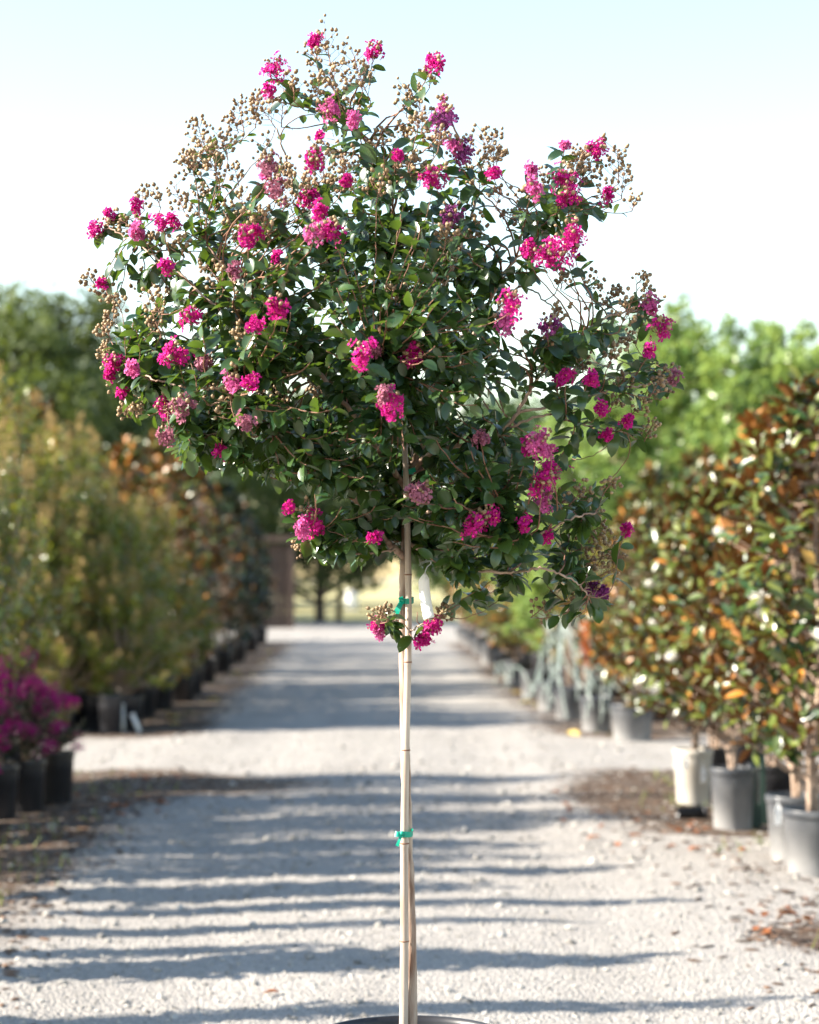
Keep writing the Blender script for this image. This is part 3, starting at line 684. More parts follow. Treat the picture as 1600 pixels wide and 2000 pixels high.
# ================================================================== BACKGROUND PLANTS (templates, then copies)
BL = leaf_tpl(.40, .2, .3, 3)           # small cheap leaf
BL4 = (np.array([(0, 0, 0), (-.24, .45, .05), (0, .5, -.03), (.24, .45, .05), (0, 1, -.12)], float), [(0, 2, 1), (0, 3, 2), (1, 2, 4), (2, 3, 4)])
def two_layer(b, M3, T, S, tints):
    tv, tf = leaf_tpl(.40, .12, .35, 4); b.inst(tv, tf, M3, T, S, tints, 0)
    off = M3[:, :, 2] * -.0012
    b.inst(tv, [tuple(reversed(q)) for q in tf], M3, T + off, S, tints, 1)
def magnolia(sd, H, Wd, n_whorl, ll=.125, z0=.12, mt=('mag_top', 'mag_bot')):
    """glossy two-toned leaves in whorls on a dense egg-shaped crown; multi-stem base"""
    g = np.random.default_rng(sd); b = MB(); st = MB(); tips = []
    prof = lambda t: math.sin(math.pi * min(1, max(0, t)) ** .75) ** .7 * (1 - .28 * t)
    stem = [Vector((0, 0, -.02))] + [Vector((g.normal() * .02, g.normal() * .02, H * t)) for t in (.15, .35, .6, .85, .96)]
    sp_ = spline(stem, 30); v, f = tube(sp_, list(np.linspace(.021, .005, 30)), 7); st.add(v, f)
    for k in range(2):
        a = g.uniform(0, 6.28); s2 = [Vector((.03 * math.cos(a), .03 * math.sin(a), -.02)), Vector((.06 * math.cos(a), .06 * math.sin(a), .3 * H)), Vector((.13 * math.cos(a), .13 * math.sin(a), .7 * H))]
        v, f = tube(spline(s2, 14), list(np.linspace(.015, .004, 14)), 6); st.add(v, f)
    for i in range(n_whorl):
        t = g.random() ** .9; a = g.uniform(0, 6.28); q = g.uniform(.3, 1.12) ** .6
        lump = 1 + .22 * math.sin(3 * a + sd + 7 * t) + .15 * math.sin(5 * a - 11 * t)
        r = Wd / 2 * prof(.06 + .92 * t) * q * lump; p = np.array([r * math.cos(a), r * math.sin(a), z0 + (H - z0) * t]); tips.append(p)
        o = np.array([math.cos(a), math.sin(a), .65 + .5 * t]); o /= np.linalg.norm(o)
        n = g.integers(6, 10); dd = o * .55 + rdir(n, g) * 1.0; dd /= np.linalg.norm(dd, axis=1, keepdims=True)
        nr = o[None] + np.array([0, 0, .5]) + g.normal(size=(n, 3)) * .35
        two_layer(b, frames(dd, nr), p[None] + dd * .015, ll * g.uniform(.7, 1.2, n), g.random(n))
        if i % 2 == 0:
            zc = max(.02, p[2] - .25 * (r + .1)); c0 = sp_[min(29, int(zc / H * 29))]
            v, f = tube([c0, (c0 + Vector(p)) * .5 - Vector((0, 0, .03)), Vector(p)], [.007, .005, .003], 4, False); st.add(v, f)
    return b.mesh('magnolia_foliage', [M[mt[0]], M[mt[1]]]), st.mesh('magnolia_stem', M['mag_bark']), tips
def crape(sd, H, Wd, n_sh, leaf, seedm, ll=.05, fl=None, n_head=40, head_r=.07, legs=.25, per=24, tlo=.3, slo=.42, spread=.08, npet=34, nseed=48, srad=(.0065, .011), tpl=None):
    """vase of upright shoots with small leaves, seed heads or blooms at the tips"""
    g = np.random.default_rng(sd); b = MB(); st = MB(); hd = MB(); v8, f8 = ico()
    for i in range(n_sh):
        a = g.uniform(0, 6.28); t = g.uniform(tlo, 1) ** .7; q = g.uniform(0, 1) ** .55
        r = Wd / 2 * q * (1.05 - .55 * max(0, t - .45) / .55)
        tip = Vector((r * math.cos(a), r * math.sin(a), H * t * (1 - .12 * q)))
        p0 = Vector((g.normal() * .02, g.normal() * .02, -.02)); p1 = Vector((tip.x * .25, tip.y * .25, max(.1, tip.z * legs + .1))); p2 = Vector((tip.x * .75, tip.y * .75, tip.z * .72))
        C = spline([p0, p1, p2, tip], 14); v, f = tube(C, list(np.linspace(.010, .002, 14)), 4, False); st.add(v, f)
        n = per; s = g.uniform(slo, 1, n); idx = (s * 13).astype(int).clip(0, 12)
        pos = np.array([tuple(C[k].lerp(C[k + 1], ss * 13 - k)) for k, ss in zip(idx, s)])
        dd = rdir(n, g) + np.array([math.cos(a) * .4, math.sin(a) * .4, .1]); off = rdir(n, g) * g.random((n, 1)) ** .6 * spread * (H / 3.6)
        b.inst(*(tpl or BL4), frames(dd, np.array([0, 0, 1.]) + g.normal(size=(n, 3)) * .6), pos + off, ll * g.uniform(.7, 1.3, n), np.clip(g.random() * .85 + g.random(n) * .2, 0, 1))
        if i < n_head:
            k = npet if fl else nseed; o = np.array(tuple((C[-1] - C[-3]).normalized()))
            if fl:
                pp = np.array(tuple(tip)) + rdir(k, g) * g.random((k, 1)) ** .5 * head_r * np.array([1, 1, .8])
                hd.inst(np.array([(0, 0, 0), (-.5, .5, .15), (.1, 1, 0), (.5, .45, -.15)], float), [(0, 3, 2, 1)], frames(rdir(k, g), rdir(k, g)), pp, g.uniform(.012, .024, k), g.random(k))
            else:
                tt = g.random(k); pp = np.array(tuple(tip))[None] + o[None] * (tt[:, None] * 2.4 - .6) * head_r + g.normal(size=(k, 3)) * head_r * .42 * (1 - .6 * tt[:, None])
                hd.inst(v8[:, [0, 2, 1]], f8, frames(rdir(k, g), rdir(k, g)), pp, g.uniform(*srad, k), g.random(k))
    return b.mesh('crape_foliage', leaf), st.mesh('crape_stems', M['mag_bark']), hd.mesh('crape_heads', seedm)
def clump_tree(sd, H, Wd, trunk_h, n_cl, per, ll, leaf, bark, tr=.2, flat=.8, top=1.0):
    """broad tree: tapered trunk with limbs, leaf clumps with gaps between"""
    g = np.random.default_rng(sd); b = MB(); st = MB()
    tp_ = spline([Vector((0, 0, -.2)), Vector((g.normal() * .05, 0, trunk_h)), Vector((g.normal() * .2, g.normal() * .2, H * .6)), Vector((0, 0, H * .9))], 20)
    v, f = tube(tp_, list(np.linspace(tr, tr * .15, 20)), 9); st.add(v, f)
    for i in range(n_cl):
        t = g.random(); a = g.uniform(0, 6.28); q = g.uniform(.2, 1) ** .5
        prof = (math.sin(math.pi * (t * .86 + .14)) ** .55) * (1 + .18 * math.sin(3 * a + sd) + .1 * math.sin(7 * a + 5 * t))
        r = Wd / 2 * prof * q; c = np.array([r * math.cos(a), r * math.sin(a), trunk_h * .8 + (H - trunk_h * .8) * t * (.9 + .1 * math.sin(2 * a + sd))])
        cr = Wd * g.uniform(.06, .11); n = int(per * g.uniform(.6, 1.4))
        pp = c + rdir(n, g) * (g.random((n, 1)) ** .45) * cr * np.array([1, 1, flat])
        b.inst(*BL4, frames(rdir(n, g), np.array([0, 0, 1.]) + g.normal(size=(n, 3)) * .7), pp, ll * g.uniform(.7, 1.3, n), np.clip(g.random() * .5 + g.random(n) * .5, 0, 1))
        if i % 3 == 0:
            k = int(np.clip((c[2] - .5 * r) / (H * .9) * 19, 3, 18)); p0 = tp_[k]
            v, f = tube([p0, p0.lerp(Vector(c), .5) + Vector((0, 0, -.03 * r)), Vector(c)], [tr * .3, tr * .18, tr * .06], 5, False); st.add(v, f)
    return b.mesh('tree_foliage', leaf), st.mesh('tree_trunk', bark)

def plant(name, meshes, loc, rz, sc, label, cat, group=None, extra=()):
    e = empty(name, loc, rz, sc)
    link('stem' if name != 'oak_tree' else 'trunk', meshes[1], e)
    link('foliage' if cat != 'tree' else 'crown', meshes[0], e, kind='stuff')
    if len(meshes) > 2 and not isinstance(meshes[2], list): link(extra[0] if extra else 'seed_heads', meshes[2], e, kind='stuff')
    tag(e, label, cat, group); return e

MAG = [magnolia(k, 2.1, 1.10, 275, .106, .30) for k in (11, 12, 13)]
MAGD = [magnolia(k, 2.1, 1.05, 200, mt=('magd_top', 'magd_bot')) for k in (14, 15)]
CRP = [*[crape(k, 2.8, 1.65, 78, M['cm_leaf'], M['cm_seed'], .072, n_head=62, per=62, tlo=.02, slo=.70, head_r=.105, spread=.14) for k in (21, 22)]]
CRPN = [crape(k, 2.4, 1.5, 92, M['cm_leaf'], M['cm_seed'], .060, n_head=84, per=46, tlo=.02, slo=.62, head_r=.072, spread=.12, nseed=70, srad=(.0040, .0062), tpl=BL) for k in (25, 26)]
PUR = [*[crape(k, .80, .75, 55, M['pur_leaf'], M['pur_flower'], .05, True, 17, .10, .2, 26, .02, .35, npet=150) for k in (31, 32)]]
SHD = [*[crape(k, 2.6, .36, 34, M['cm_leaf'], M['cm_seed'], .075, n_head=20, per=46, tlo=.2) for k in (41, 42)]]
TALL = [clump_tree(51, 4.4, 1.5, .5, 95, 44, .13, M['tall_leaf'], M['mag_bark'], .04, 1.4), clump_tree(52, 4.4, 1.5, .5, 95, 44, .13, M['tall_leaf'], M['mag_bark'], .04, 1.4)]
OAK = [clump_tree(61, 11, 9, 2.2, 165, 60, .34, M['oak_leaf'], M['oak_bark'], .22), clump_tree(62, 11, 9, 2.2, 165, 60, .34, M['oak_leaf'], M['oak_bark'], .22)]
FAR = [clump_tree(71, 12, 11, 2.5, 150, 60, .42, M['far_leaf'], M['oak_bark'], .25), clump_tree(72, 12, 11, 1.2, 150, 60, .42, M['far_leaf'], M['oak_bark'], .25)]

# --- right side, first block
def ordn(i): return ['nearest', 'second', 'third', 'fourth', 'fifth', 'sixth', 'seventh', 'eighth', 'ninth', 'tenth', 'eleventh', 'twelfth', 'thirteenth', 'fourteenth', 'fifteenth', 'sixteenth', 'seventeenth', 'eighteenth', 'nineteenth', 'twentieth'][i]
def leaf_parts(e, tips, sd, n):
    """single big leaves of a near magnolia, on the side that shows"""
    g = np.random.default_rng(sd); tips = np.array(tips); mi = e.matrix_basis.inverted()
    tv, tf = leaf_tpl(.42, .12, .35, 5); b = MB(); b.add(tv, tf, .5, 0); b.add(tv - np.array([0, 0, .009]), [tuple(reversed(q)) for q in tf], .5, 1)
    me = b.mesh('leaf', [M['mag_top'], M['mag_bot']])
    rot = e.rotation_euler[2]; fwd = np.array([-math.sin(rot + .9) * 1.0, -math.cos(rot + .9), 0])
    view = np.array(Matrix.Rotation(-rot, 3, 'Z') @ Vector((-.55, -.85, 0)))
    sel = [p for p in tips if p[:2] @ view[:2] > .12]
    for _ in range(n):
        p = sel[g.integers(len(sel))] + g.normal(size=3) * .03; o = p.copy(); o[2] = .25; o /= np.linalg.norm(o)
        d = o * .7 + rdir(1, g)[0]; fr = frames(d[None], (o + np.array([0, 0, .4]) + g.normal(size=3) * .3)[None])[0]
        ob = link('leaf', me, e); m4 = Matrix(fr.tolist()).to_4x4(); m4.translation = Vector(p + o * .04); ob.matrix_local = m4 @ Matrix.Scale(.10 * g.uniform(.8, 1.25), 4)
def bloom(e, p, s):
    b = MB(); g = np.random.default_rng(int(abs(p[0] * 1000)) + 5)
    for k in range(9):
        a = k * 2.4; el = .25 + .09 * k; d = np.array([math.cos(a) * math.cos(el), math.sin(a) * math.cos(el), math.sin(el)])
        tv, tf = leaf_tpl(.8, -.45, .5, 4); off = 0
        V = np.einsum('ij,nj->ni', frames(d[None], np.array([[0, 0, 1.]]))[0], tv * s); b.add(V, tf, .5)
    o = b.build('white_bloom', M['bloom'], e); o.location = p
RIGHT = [  # X, Y, pot r, pot h, pot material, plant height, crown scale xy, label of plant, label of pot
    (base(1594, 1700), .165, .32, 'dustpot', 2.38, 1.0, 'magnolia shrub at the right edge, nearest of the right row', 'dusty black pot at the right edge, nearest in the right row'),
    (base(1555, 1668), .155, .33, 'dustpot', 2.2, .9, 'magnolia shrub right behind the nearest one at the right edge', 'dusty black pot half hidden behind the nearest right pot'),
    (base(1431, 1611), .130, .355, 'dustpot', 2.05, .88, 'magnolia shrub with bare pale stems beside the dirt heap on the right', 'grey black pot standing alone in front of two green posts'),
    (base(1354, 1562), .125, .355, 'whitepot', 2.0, .85, 'magnolia shrub growing in the whitish pot', 'whitish dust-covered pot beside the dirt heap on the right'),
    ((1.99, 13.35), .13, .34, 'blackpot', 1.95, .85, 'magnolia shrub just right of the one in the whitish pot', 'black pot touching the whitish pot on its right'),
    ((2.15, 12.1), .16, .34, 'blackpot', 2.4, 1.0, 'tall magnolia shrub behind the two green posts', 'black pot behind the two green posts'),
    ((2.75, 11.6), .16, .33, 'blackpot', 2.65, 1.05, 'tallest rusty magnolia at the right edge behind the front row', 'black pot hidden among magnolias at the right edge'),
    ((2.95, 13.4), .16, .33, 'blackpot', 2.4, 1.0, 'magnolia in the back row of the right block, last before the crossing', 'black pot of the back row right, last before the crossing'),
    ((2.35, 14.4), .16, .33, 'blackpot', 2.2, .95, 'magnolia shrub at the crossing, end of the right front block', 'black pot at the crossing, end of the right front block'),
]
for i, ((X, Y), r, h, pm, H, cw, lp, lpot) in enumerate(RIGHT):
    z = pot(X, Y, r, h, pm, lpot, 'pots along the right side of the lane')
    s = (H - .3) / 2.1; mg = MAG[i % 3]
    e = plant('magnolia_shrub', mg, (X, Y, z), i * 1.3 + .4, (cw, cw, s), lp, 'shrub', 'magnolias along the right side of the lane')
    if i in (0, 2, 3): leaf_parts(e, mg[2], 300 + i, 110)
    for k in range((2, 1, 3, 2, 1, 2, 2, 1, 1)[i]):
        tp0 = mg[2]; rot = e.rotation_euler[2]; view = Matrix.Rotation(-rot, 3, 'Z') @ Vector((-.5, -.85, 0))
        c = sorted(tp0, key=lambda p: -(p[0] * view.x + p[1] * view.y))[5 + 9 * k]
        bloom(e, (c[0] + view.x * .06, c[1] + view.y * .06, c[2]), .07)
# --- right side, second block
R2 = [(1235, 1440, .20, .33), (1165, 1424, .16, .33), (1112, 1402, .16, .33), (1076, 1384, .16, .33), (1042, 1362, .16, .33), (1010, 1338, .17, .34), (982, 1314, .17, .34), (958, 1294, .18, .34), (938, 1276, .18, .34), (920, 1262, .18, .34), (906, 1252, .2, .34)]
for i, (px, py, r, h) in enumerate(R2):
    X, Y = base(px, py); z = pot(X, Y, r, h, 'dustpot', f'dusty grey pot beyond the crossing on the right, {ordn(i)} from the crossing', 'pots along the right side of the lane')
    if i in (0, 1):
        H = 1.9
    H = [2.0, 0, 0, 0, 0, 1.7, 1.9, 2.1, 2.2, 2.0, 2.2][i]
    if H: plant('magnolia_shrub', MAG[i % 3], (X, Y, z), i * 2.1, (.85, .85, (H - .3) / 2.1), f'dark magnolia beyond the crossing on the right, in the {ordn(i)} pot from the crossing', 'shrub', 'magnolias along the right side of the lane')
k = 0
for X, Y, H in ((2.7, 19.0, 2.6), (2.45, 20.5, 2.5), (2.5, 22.3, 2.35), (2.4, 24.5, 2.2), (3.6, 19.6, 2.8), (2.3, 27, 1.8), (2.2, 30, 1.9), (2.0, 34, 2.0), (1.95, 22.6, 1.5), (1.85, 24.6, 1.7), (1.8, 26.2, 1.8)):
    z = pot(X, Y, .17, .34, 'blackpot', f'black pot in the back rows beyond the crossing, right, {ordn(k)} one', 'pots along the right side of the lane')
    plant('magnolia_shrub', MAG[k % 3], (X, Y, z), k * 1.7, (.95, .95, (H - .3) / 2.1), f'magnolia in the back rows beyond the crossing, right side, {ordn(k)} one', 'shrub', 'magnolias along the right side of the lane'); k += 1
tl = [(1120, 900, 23.5), (1195, 760, 25), (1275, 690, 27), (1345, 640, 26), (1420, 700, 24.5), (1500, 660, 26), (1560, 700, 25), (1150, 830, 29), (1235, 640, 30), (1310, 590, 31), (1070, 920, 28), (1040, 1000, 31), (1010, 1030, 36), (1090, 800, 34), (1470, 640, 31), (1590, 690, 28), (1540, 650, 30)]
for i, (px, py, D) in enumerate(tl):
    p = P(px, py, D); z = pot(p.x, D, .24, .42, 'blackpot', f'large black pot under the light green trees, {ordn(i)} of them', 'pots under the light green trees')
    H = p.z - z; plant('young_tree', TALL[i % 2], (p.x, D, z), i * 1.1, (1.15, 1.15, H * 1.07 / 4.4), f'light green upright young tree behind the magnolias, top near {["the lane", "mid right", "the right edge"][0 if px < 1150 else 1 if px < 1400 else 2]}, {ordn(i)} planted', 'tree', 'light green young trees behind the right row')

# --- left side: purple crape myrtles before the crossing
LEFT = [(112, 1562, .11, .33), (52, 1578, .12, .33), (-5, 1592, .13, .33), (-70, 1606, .14, .33), (-120, 1640, .15, .33), (18, 1540, .12, .33), (-50, 1548, .14, .33)]
for i, (px, py, r, h) in enumerate(LEFT):
    X, Y = base(px, py); z = pot(X, Y, r, h, 'blackpot', f'black pot of a purple crape myrtle at the left, {["rightmost", "second from the crossing", "third from the crossing", "fourth from the crossing", "at the very left edge", "rear one by the crossing", "rear one at left edge"][i]}', 'pots on the left by the crossing')
    plant('purple_crape_myrtle', PUR[i % 2], (X, Y, z), i * 1.9, ([.55, .7, .8, .9, .9, .8, .9][i], [.55, .7, .8, .9, .9, .8, .9][i], [.5, .7, .8, .8, .75, .85, .85][i]), f'low crape myrtle with purple blooms at the left, {["smallest, in the rightmost pot", "nearest the crossing in front", "second from the crossing", "third from the crossing", "at the very left edge", "in the rear next to the crossing", "in the rear at the left edge"][i]}', 'shrub', 'purple crape myrtles on the left', ('flower_heads',))
for i, (X, Y, H, s) in enumerate(((-2.85, 11.6, 2.62, 1.0), (-2.9, 12.8, 2.68, 1.0), (-2.95, 13.95, 2.35, .9))):
    z = pot(X, Y, .17, .34, 'blackpot', f'black pot behind the purple shrubs, {ordn(i)} of three at the left edge', 'pots on the left by the crossing')
    plant('crape_myrtle_shrub', CRPN[i % 2], (X, Y, z), i * 2.1, (s, s, (H - .3) * 1.06 / 2.4), f'tall crape myrtle with tan seed sprays behind the purple shrubs, {ordn(i)} of three', 'shrub', 'crape myrtles at the left edge')
# --- left side, second block
L2 = [(-25, 730, 19.6, 1.25), (75, 880, 19.4, 1.0), (135, 830, 20.6, 1.0), (215, 940, 19.8, .95), (275, 985, 21.2, .9), (60, 1000, 19.3, .8), (180, 1060, 19.3, .7), (-60, 900, 19.5, 1.0), (310, 1060, 22.5, .85), (20, 820, 22, 1.1), (120, 1180, 19.0, .75), (245, 1150, 19.2, .7), (15, 1150, 19.0, .7)]
for i, (px, py, D, s) in enumerate(L2):
    p = P(px, py, D); z = pot(p.x, D, .18, .34, 'blackpot', f'black pot under the yellowing crape myrtles beyond the crossing, {ordn(i)} one', 'pots beyond the crossing on the left')
    plant('crape_myrtle_shrub', CRP[i % 2], (p.x, D, z), i * 2.3, (s, s, (p.z - z) * 1.08 / 2.8), f'yellowing crape myrtle full of seed heads beyond crossing, {["tall at the left edge", "left of the middle one", "peaked one in the middle", "right of the middle one", "at the right end of the group", "low in front at the left", "low in front at the right", "outermost left", "behind the right end", "behind the left one", "lowest beside the crossing", "lowest at the right end", "lowest at the left edge"][i]}', 'shrub', 'crape myrtles beyond the crossing on the left')
L3 = [(330, 900, 26, 1.25), (250, 870, 27, 1.25), (385, 895, 30, 1.2), (440, 950, 34, 1.2), (465, 985, 38, 1.15), (482, 1015, 42, 1.1), (498, 1040, 45, 1.0), (70, 790, 24, 1.3), (160, 880, 25, 1.3), (300, 860, 31, 1.3), (380, 905, 37, 1.3), (400, 960, 42, 1.3), (350, 1090, 23.6, 1.1)]
for i, (px, py, D, s) in enumerate(L3):
    p = P(px, py, D); z = pot(p.x, D, .2, .36, 'blackpot', f'black pot under the dark green magnolias on the left, {ordn(i)} one', 'pots beyond the crossing on the left')
    plant('magnolia_shrub', MAG[i % 3] if i in (0, 1, 2, 7, 8, 9, 12) else MAGD[i % 2], (p.x, D, z), i * 1.3, (s, s, (p.z - z) / 2.1), f'dark green magnolia far along the left row, {ordn(i)} planted', 'shrub', 'magnolias beyond the crossing on the left')
for i, (px, py) in enumerate(((372, 1352), (400, 1330), (432, 1310), (462, 1290), (488, 1272), (508, 1256), (216, 1428))):
    X, Y = base(px, py); pot(X, Y, .17 if i < 6 else .12, .36, 'blackpot', f'dark pot at the lane edge beyond the crossing, left, {ordn(i)} one', 'pots beyond the crossing on the left')

k = 0
for X0, ys in ((-5.0, np.arange(19.2, 46, 1.55)),):
    for Y in ys:
        X = X0 + .25 * math.sin(Y * 3) - .01 * Y; z = pot(X, Y, .2, .36, 'blackpot', f'black pot in the back row on the left, {ordn(k)} from the crossing', 'pots beyond the crossing on the left')
        plant('magnolia_shrub', MAGD[k % 2], (X, Y, z), k * 1.9, (1.25, 1.25, (2.9 + .3 * math.sin(k * 2.3)) / 2.1), f'magnolia in the back row on the left, {ordn(k)} from the crossing', 'shrub', 'magnolias beyond the crossing on the left'); k += 1
# --- plants out of view on the left whose shadows lie across the lane
OFF = [(-2.45, 3.75, 2.05, 1.0, 0), (-2.5, 6.35, 2.5, .7, 0), (-2.5, 7.2, 2.2, 1.5, 0), (-2.55, 7.55, 1.5, .6, 0), (-2.6, 8.5, 2.4, .8, 0), (-2.6, 8.95, 1.9, 1.5, 0), (-2.75, 9.5, 2.4, 1.3, 0), (-2.8, 10.5, 2.2, 1.6, 0), (-3.6, 7.9, 2.7, .7, 0), (-4.0, 9.9, 3.0, .75, 1), (-4.1, 11.0, 3.1, .7, 1), (-4.2, 12.3, 3.2, .8, 1), (-4.3, 13.4, 3.0, .7, 1), (-3.8, 14.0, 3.2, 1.5, 0)]
for i, (X, Y, H, s, kk) in enumerate(OFF):
    z = pot(X, Y, .16, .33, 'blackpot', f'black pot left of the view, {ordn(i)} of the shading row', 'pots left of the view')
    plant('narrow_crape_myrtle' if not kk else 'crape_myrtle_shrub', (SHD, CRP)[kk][i % 2], (X, Y, z), i * 1.7, (s, s, (H - .3) / (2.6, 2.8)[kk]), f'{("narrow", "bushy")[kk]} crape myrtle left of the view, {ordn(i)} of the row shading the lane', 'shrub', 'narrow crape myrtles left of the view')

# --- far trees
for i, (px, py, D, k) in enumerate(((30, 575, 62, 0), (150, 590, 66, 1), (-60, 600, 70, 0), (215, 720, 80, 1), (625, 760, 67, 1), (420, 820, 120, 0), (1010, 760, 92, 1), (900, 760, 100, 0), (980, 800, 105, 1), (420, 790, 95, 1), (1090, 780, 95, 0), (330, 860, 110, 0), (1250, 740, 100, 1), (1450, 760, 105, 0))):
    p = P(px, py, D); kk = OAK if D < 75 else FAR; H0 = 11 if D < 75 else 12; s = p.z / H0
    s *= 1.02 if i < 4 else 1.0; w_ = s * (1.0 if i < 4 else 1.25)
    plant('oak_tree', kk[k], (p.x, D, -.03), i * 1.9, (w_, w_, s), ['broad tree with round top at the far left', 'broad tree at the far left with sky showing through, right of the round one', 'tree cut by the left picture edge in the distance', 'smaller distant tree right of the two far left trees', 'dark trunked shade tree on the grass at the end of the lane', 'distant tree above the dark left magnolias, farther off', 'distant tree right of the crown, behind the row of tubing', 'distant tree seen under the crown, right of the stake', 'distant hazy tree behind the right half of the crown', 'distant tree behind the dark left magnolias', 'distant tree behind the light green young trees, leftmost', 'farthest tree on the left above the magnolias', 'distant tree behind the light green young trees, middle', 'distant tree behind the light green young trees, rightmost'][i], 'tree', 'trees beyond the nursery')
# thin trunk on the grass
b = MB(); e = empty('sapling', P(662, 1213, 68)); e.location.z = -.03
v, f = tube(spline([(0, 0, 0), (.05, 0, 1.5), (0, 0, 3.2), (.1, 0, 5)], 16), list(np.linspace(.11, .04, 16)), 7); b.add(v, f); b.build('trunk', M['oak_bark'], e)
link('crown', OAK[0][0], e, (0, 0, 1.0), None, .38, 'stuff'); tag(e, 'slim young tree on the grass right of the dark trunk', 'tree')

# --- wooden shelter at the end of the left row
sx, sy = P(575, 1215, 58).x, 58
e = empty('wooden_shelter', (sx, sy, 0))
for k, x0 in enumerate((-.16, -1.5, -2.9)):
    b = MB(); b.add(*box(x0, x0 + .16, -.08, .08, -.1, 2.45)); b.build('post', M['wood'], e, smooth=False)
for k in range(22):
    b = MB(); b.add(*box(-.18 - .125 * k - .118, -.18 - .125 * k, .09, .115, -.05, 2.35 + .02 * (k % 3))); b.build('plank', M['wood'], e, smooth=False)
b = MB(); b.add(*box(-3.1, .25, -.14, .14, 2.45, 2.62)); b.build('beam', M['wood'], e, smooth=False)
tag(e, 'dark brown wooden shelter at the far end of the left row', 'shelter')
# white barrel far on the grass
p = base(688, 1192); e = empty('white_barrel', (p[0], p[1], -.03)); b = MB(); v, f = lathe([(.26, 0), (.29, .04), (.29, .30), (.31, .32), (.29, .34), (.29, .62), (.31, .64), (.29, .66), (.28, .92), (.25, .95), (.001, .96)], 20); b.add(v, f); b.build('barrel_body', M['wshirt'], e)
tag(e, 'small pale barrel on the grass beyond the lane', 'barrel')

# --- pale irrigation tubing tangle with orange marker
tb = P(1110, 1395, 21.2); e = empty('irrigation_tubing', (tb.x, tb.y, G(tb.x, tb.y)))
g = np.random.default_rng(77)
def hang(x0, y0, x1, y1, d0, d1, sag): 
    o = Vector(e.location); a = P(x0, y0, d0) - o; c = P(x1, y1, d1) - o; m = (a + c) / 2 + Vector((g.normal() * .06, g.normal() * .06, sag)); 
    b = MB(); v, f = tube(spline([a, a.lerp(m, .55) + Vector((g.normal() * .03, 0, sag * .3)), m, c], 18), .006, 5); b.add(v, f); b.build('tube', M['tubing'], e)
for k in range(20):
    top = (1098 + g.normal() * 16, 1195 + g.random() * 40)
    hang(top[0], top[1], 1015 + g.random() * 200, 1330 + g.random() * 75, 21 + g.normal() * .3, 20.5 + g.normal() * .8, g.uniform(-.12, .1))
for k in range(12):
    x = 1130 + g.random() * 110; hang(x, 1300 + g.random() * 30, x + g.normal() * 50, 1385 + g.random() * 30, 19.2, 18.8, .12)
for k in range(9):
    x = 960 + g.random() * 110; hang(x, 1285 + g.random() * 30 + (x - 960) * .2, x + g.normal() * 30, 1330 + (x - 960) * .45, 27 - (x - 960) * .05, 26 - (x - 960) * .05, .08)
tag(e, 'tangle of pale green irrigation tubing hanging over the right pots', 'tubing')
pp = P(1112, 1395, 21.3); e = empty('wooden_post', (pp.x, pp.y, G(pp.x, pp.y))); b = MB(); b.add(*box(-.035, .035, -.035, .035, -.05, 1.08)); b.build('post', M['mag_bark'], e, smooth=False)
b = MB(); b.add(*box(-.05, .05, -.04, .04, 1.08, 1.11)); b.build('cap', M['mag_bark'], e, smooth=False); tag(e, 'short wooden post in the irrigation tubing', 'post')
pp = P(1142, 1400, 20.8); e = empty('orange_marker', (pp.x, pp.y, G(pp.x, pp.y)))
b = MB(); v, f = tube([(0, 0, -.02), (0, 0, .55), (.01, 0, 1.02)], [.012, .012, .01], 6); b.add(v, f); b.build('rod', M['mag_bark'], e)
b = MB(); b.add(*box(-.045, .045, -.022, -.016, .52, .98)); b.build('tape', M['orange'], e, smooth=False); tag(e, 'orange marking tape on a rod beside the tubing', 'marker')

# --- green steel posts by the right pots
for i, px in enumerate((1474, 1490)):
    X, Y = base(px, 1606 - 4 * i); e = empty('steel_post', (X, Y, G(X, Y) - .02)); b = MB(); b.add(*box(-.016, .016, -.003, .003, 0, 1.05)); b.add(*box(-.003, .003, .0031, .026, 0, 1.05)); b.build('rail', M['post'], e, smooth=False)
    b = MB(); b.add(*box(-.05, .05, .027, .031, .0, .14)); b.build('anchor_plate', M['post'], e, smooth=False)
    tag(e, ['green steel post right beside the lone grey pot', 'green steel post further right, left of the rear pot'][i], 'post', 'steel posts on the right')
# --- short black pipe lying at the heap
X, Y = base(1352, 1592); e = empty('black_pipe', (X, Y, G(X, Y) + .035)); e.rotation_euler = (0, 0, .15)
b = MB(); n = 20; v, f = lathe([(.036, -.09), (.036, .09), (.030, .09), (.030, -.09), (.036, -.09)], n, False); b.add(v[:, [2, 0, 1]], f); b.build('pipe_wall', M['blackpot'], e)
b = MB(); v, f = lathe([(.036, -.012), (.041, -.012), (.041, .012), (.036, .012)], n, False); b.add(v[:, [2, 0, 1]] + np.array([.075, 0, 0]), f); b.build('collar', M['blackpot'], e)
tag(e, 'short black pipe lying at the foot of the whitish pot', 'pipe')
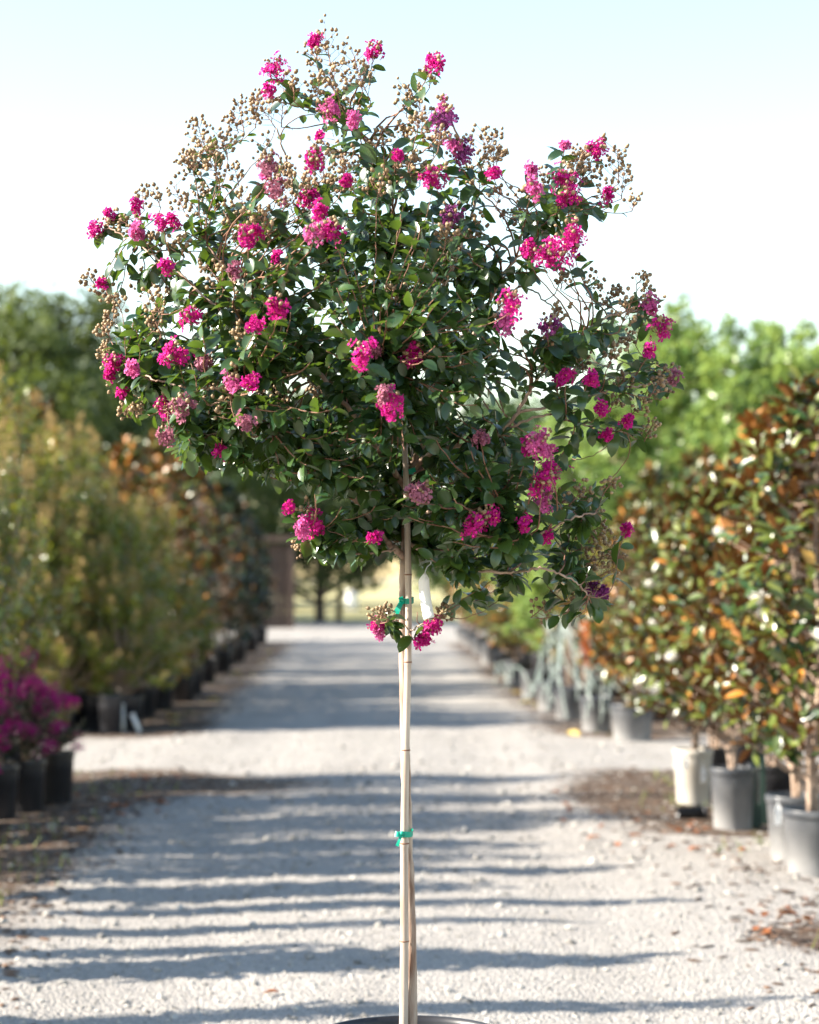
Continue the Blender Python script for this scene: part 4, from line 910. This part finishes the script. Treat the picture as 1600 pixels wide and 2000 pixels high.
# --- white tags and leaning white stakes
def white_tag(px, py, D, hpx, wpx, label):
    p = P(px, py, D); k = D / FPX; e = empty('plant_tag', p); b = MB(); hw, hh = wpx * k / 2, hpx * k / 2
    V = [(-hw, 0, -hh), (hw, 0, -hh), (hw, -.006, hh * .5), (hw * .35, 0, hh), (-hw * .35, 0, hh), (-hw, -.006, hh * .5)]
    V += [(x, y + .0015, z) for x, y, z in V]
    b.add(V, [(0, 1, 2, 3, 4, 5), (11, 10, 9, 8, 7, 6)] + [(i, i + 6, (i + 1) % 6 + 6, (i + 1) % 6) for i in range(6)]); b.build('strip', M['tagwhite'], e, smooth=False)
    b = MB(); v, f = tube([(0, .001, hh * .9), (0, .004, hh + .02), (0, .03, hh + .035)], .0015, 5); b.add(v, f); b.build('loop', M['tagwhite'], e); tag(e, label, 'tag')
white_tag(1520, 1591, base(1555, 1668)[1] - .162, 40, 13, 'white tag hanging on the second pot at the right edge')
white_tag(1340, 1490, base(1354, 1562)[1] - .14, 26, 9, 'upper white tag on the front of the whitish pot')
white_tag(1374, 1512, base(1354, 1562)[1] - .125, 30, 9, 'lower white tag at the right side of the whitish pot')
for i, (x0, y0, x1, y1, D) in enumerate(((238, 1378, 240, 1425, 19), (258, 1396, 274, 1426, 18.9), (345, 1290, 350, 1325, 27), (352, 1320, 372, 1352, 25.6))):
    a, c = P(x1, y1, D), P(x0, y0, D); a.z = G(a.x, D) - .01; e = empty('white_stake', a); b = MB(); v, f = tube([Vector((0, 0, 0)), (c - a) * .5, c - a], [.022, .022, .02], 8); b.add(v, f); b.build('tube', M['wshirt'], e)
    b = MB(); v, f = tube([(c - a) * .97, (c - a) * 1.05], [.027, .027], 8); b.add(v, f); b.build('cap', M['wshirt'], e)
    tag(e, ['upright white pipe stake under the yellowing crape myrtles', 'leaning white pipe stake by the edge of the crossing', 'small upright white stake far along the left row', 'leaning white stake far along the left row'][i], 'stake', 'white stakes on the left')

# --- fallen leaves
b = MB(); tv, tf = leaf_tpl(.5, .25, .6, 5); b.add(tv, tf, .5); FL = b.mesh('fallen_leaf', M['fallen'])
b = MB(); b.add(tv, tf, .5); FY = b.mesh('yellow_leaf', M['fallen_yellow'])
def fallen(px, py, s, me, label, group=None, rz=None):
    X, Y = base(px, py); o = link('fallen_leaf', me, None, (X, Y, G(X, Y) + .012), (rnd.uniform(-.2, .2), rnd.uniform(-.2, .2), rnd.uniform(0, 6) if rz is None else rz), s); tag(o, label, 'leaf', group)
fallen(545, 1942, .062, FL, 'single brown curled leaf lying on the gravel at lower left', rz=1.4)
for k in range(28):
    t = rnd.random(); px = 1060 + 420 * rnd.random(); py = 1575 + (px - 1060) * .18 + rnd.gauss(0, 22)
    fallen(px, py, rnd.uniform(.05, .09), FL, 'orange-brown fallen leaf on the ground by the right pots', 'fallen leaves by the right pots')
for k in range(14):
    fallen(1440 + rnd.random() * 160, 1790 + rnd.gauss(0, 25), rnd.uniform(.05, .08), FL, 'orange-brown fallen leaf in the dirt at the lower right edge', 'fallen leaves at the lower right')
for k in range(16):
    fallen(110 + rnd.random() * 250, 1500 + rnd.random() * 100, rnd.uniform(.06, .1), FL, 'brown fallen leaf in the shade by the purple shrubs', 'fallen leaves by the purple shrubs')
for px, py in ((475, 1312), (505, 1292), (400, 1366), (330, 1410), (535, 1272), (345, 1402), (1030, 1345), (1022, 1352), (985, 1318), (1040, 1372), (980, 1300), (1105, 1432)):
    fallen(px, py, .22, FY, 'yellow fallen leaf at the edge of the far lane', 'yellow leaves along the far lane')
# weeds along the edges
b = MB(); g = np.random.default_rng(15)
n = 2200; Y = 1 / g.uniform(1 / 40., 1 / 7., n); side = np.where(g.random(n) < .4, -1, 1); X = lane_c(Y) + side * (lane_hw(Y) + g.normal(.05, .22, n)); k = (fbm(X * 1.5, Y * 1.1, 3) > .5) & ((Y < 15) | (Y > 18.5)); X, Y = X[k], Y[k]; n = len(X)
dd = g.normal(size=(n, 3)) * .5 + np.array([0, 0, 1.]); b.inst(np.array([(-.06, 0, 0), (.06, 0, 0), (.03, .6, .05), (0, 1, .2), (-.03, .6, .05)], float), [(0, 1, 2, 4), (4, 2, 3)], frames(dd, rdir(n, g)), np.stack([X, Y, gh(X, Y)], 1), g.uniform(.03, .09, n), g.random(n))
tag(b.build('weeds', M['blade']), 'thin dry weeds along the edges of the lane', 'weeds', kind='stuff')
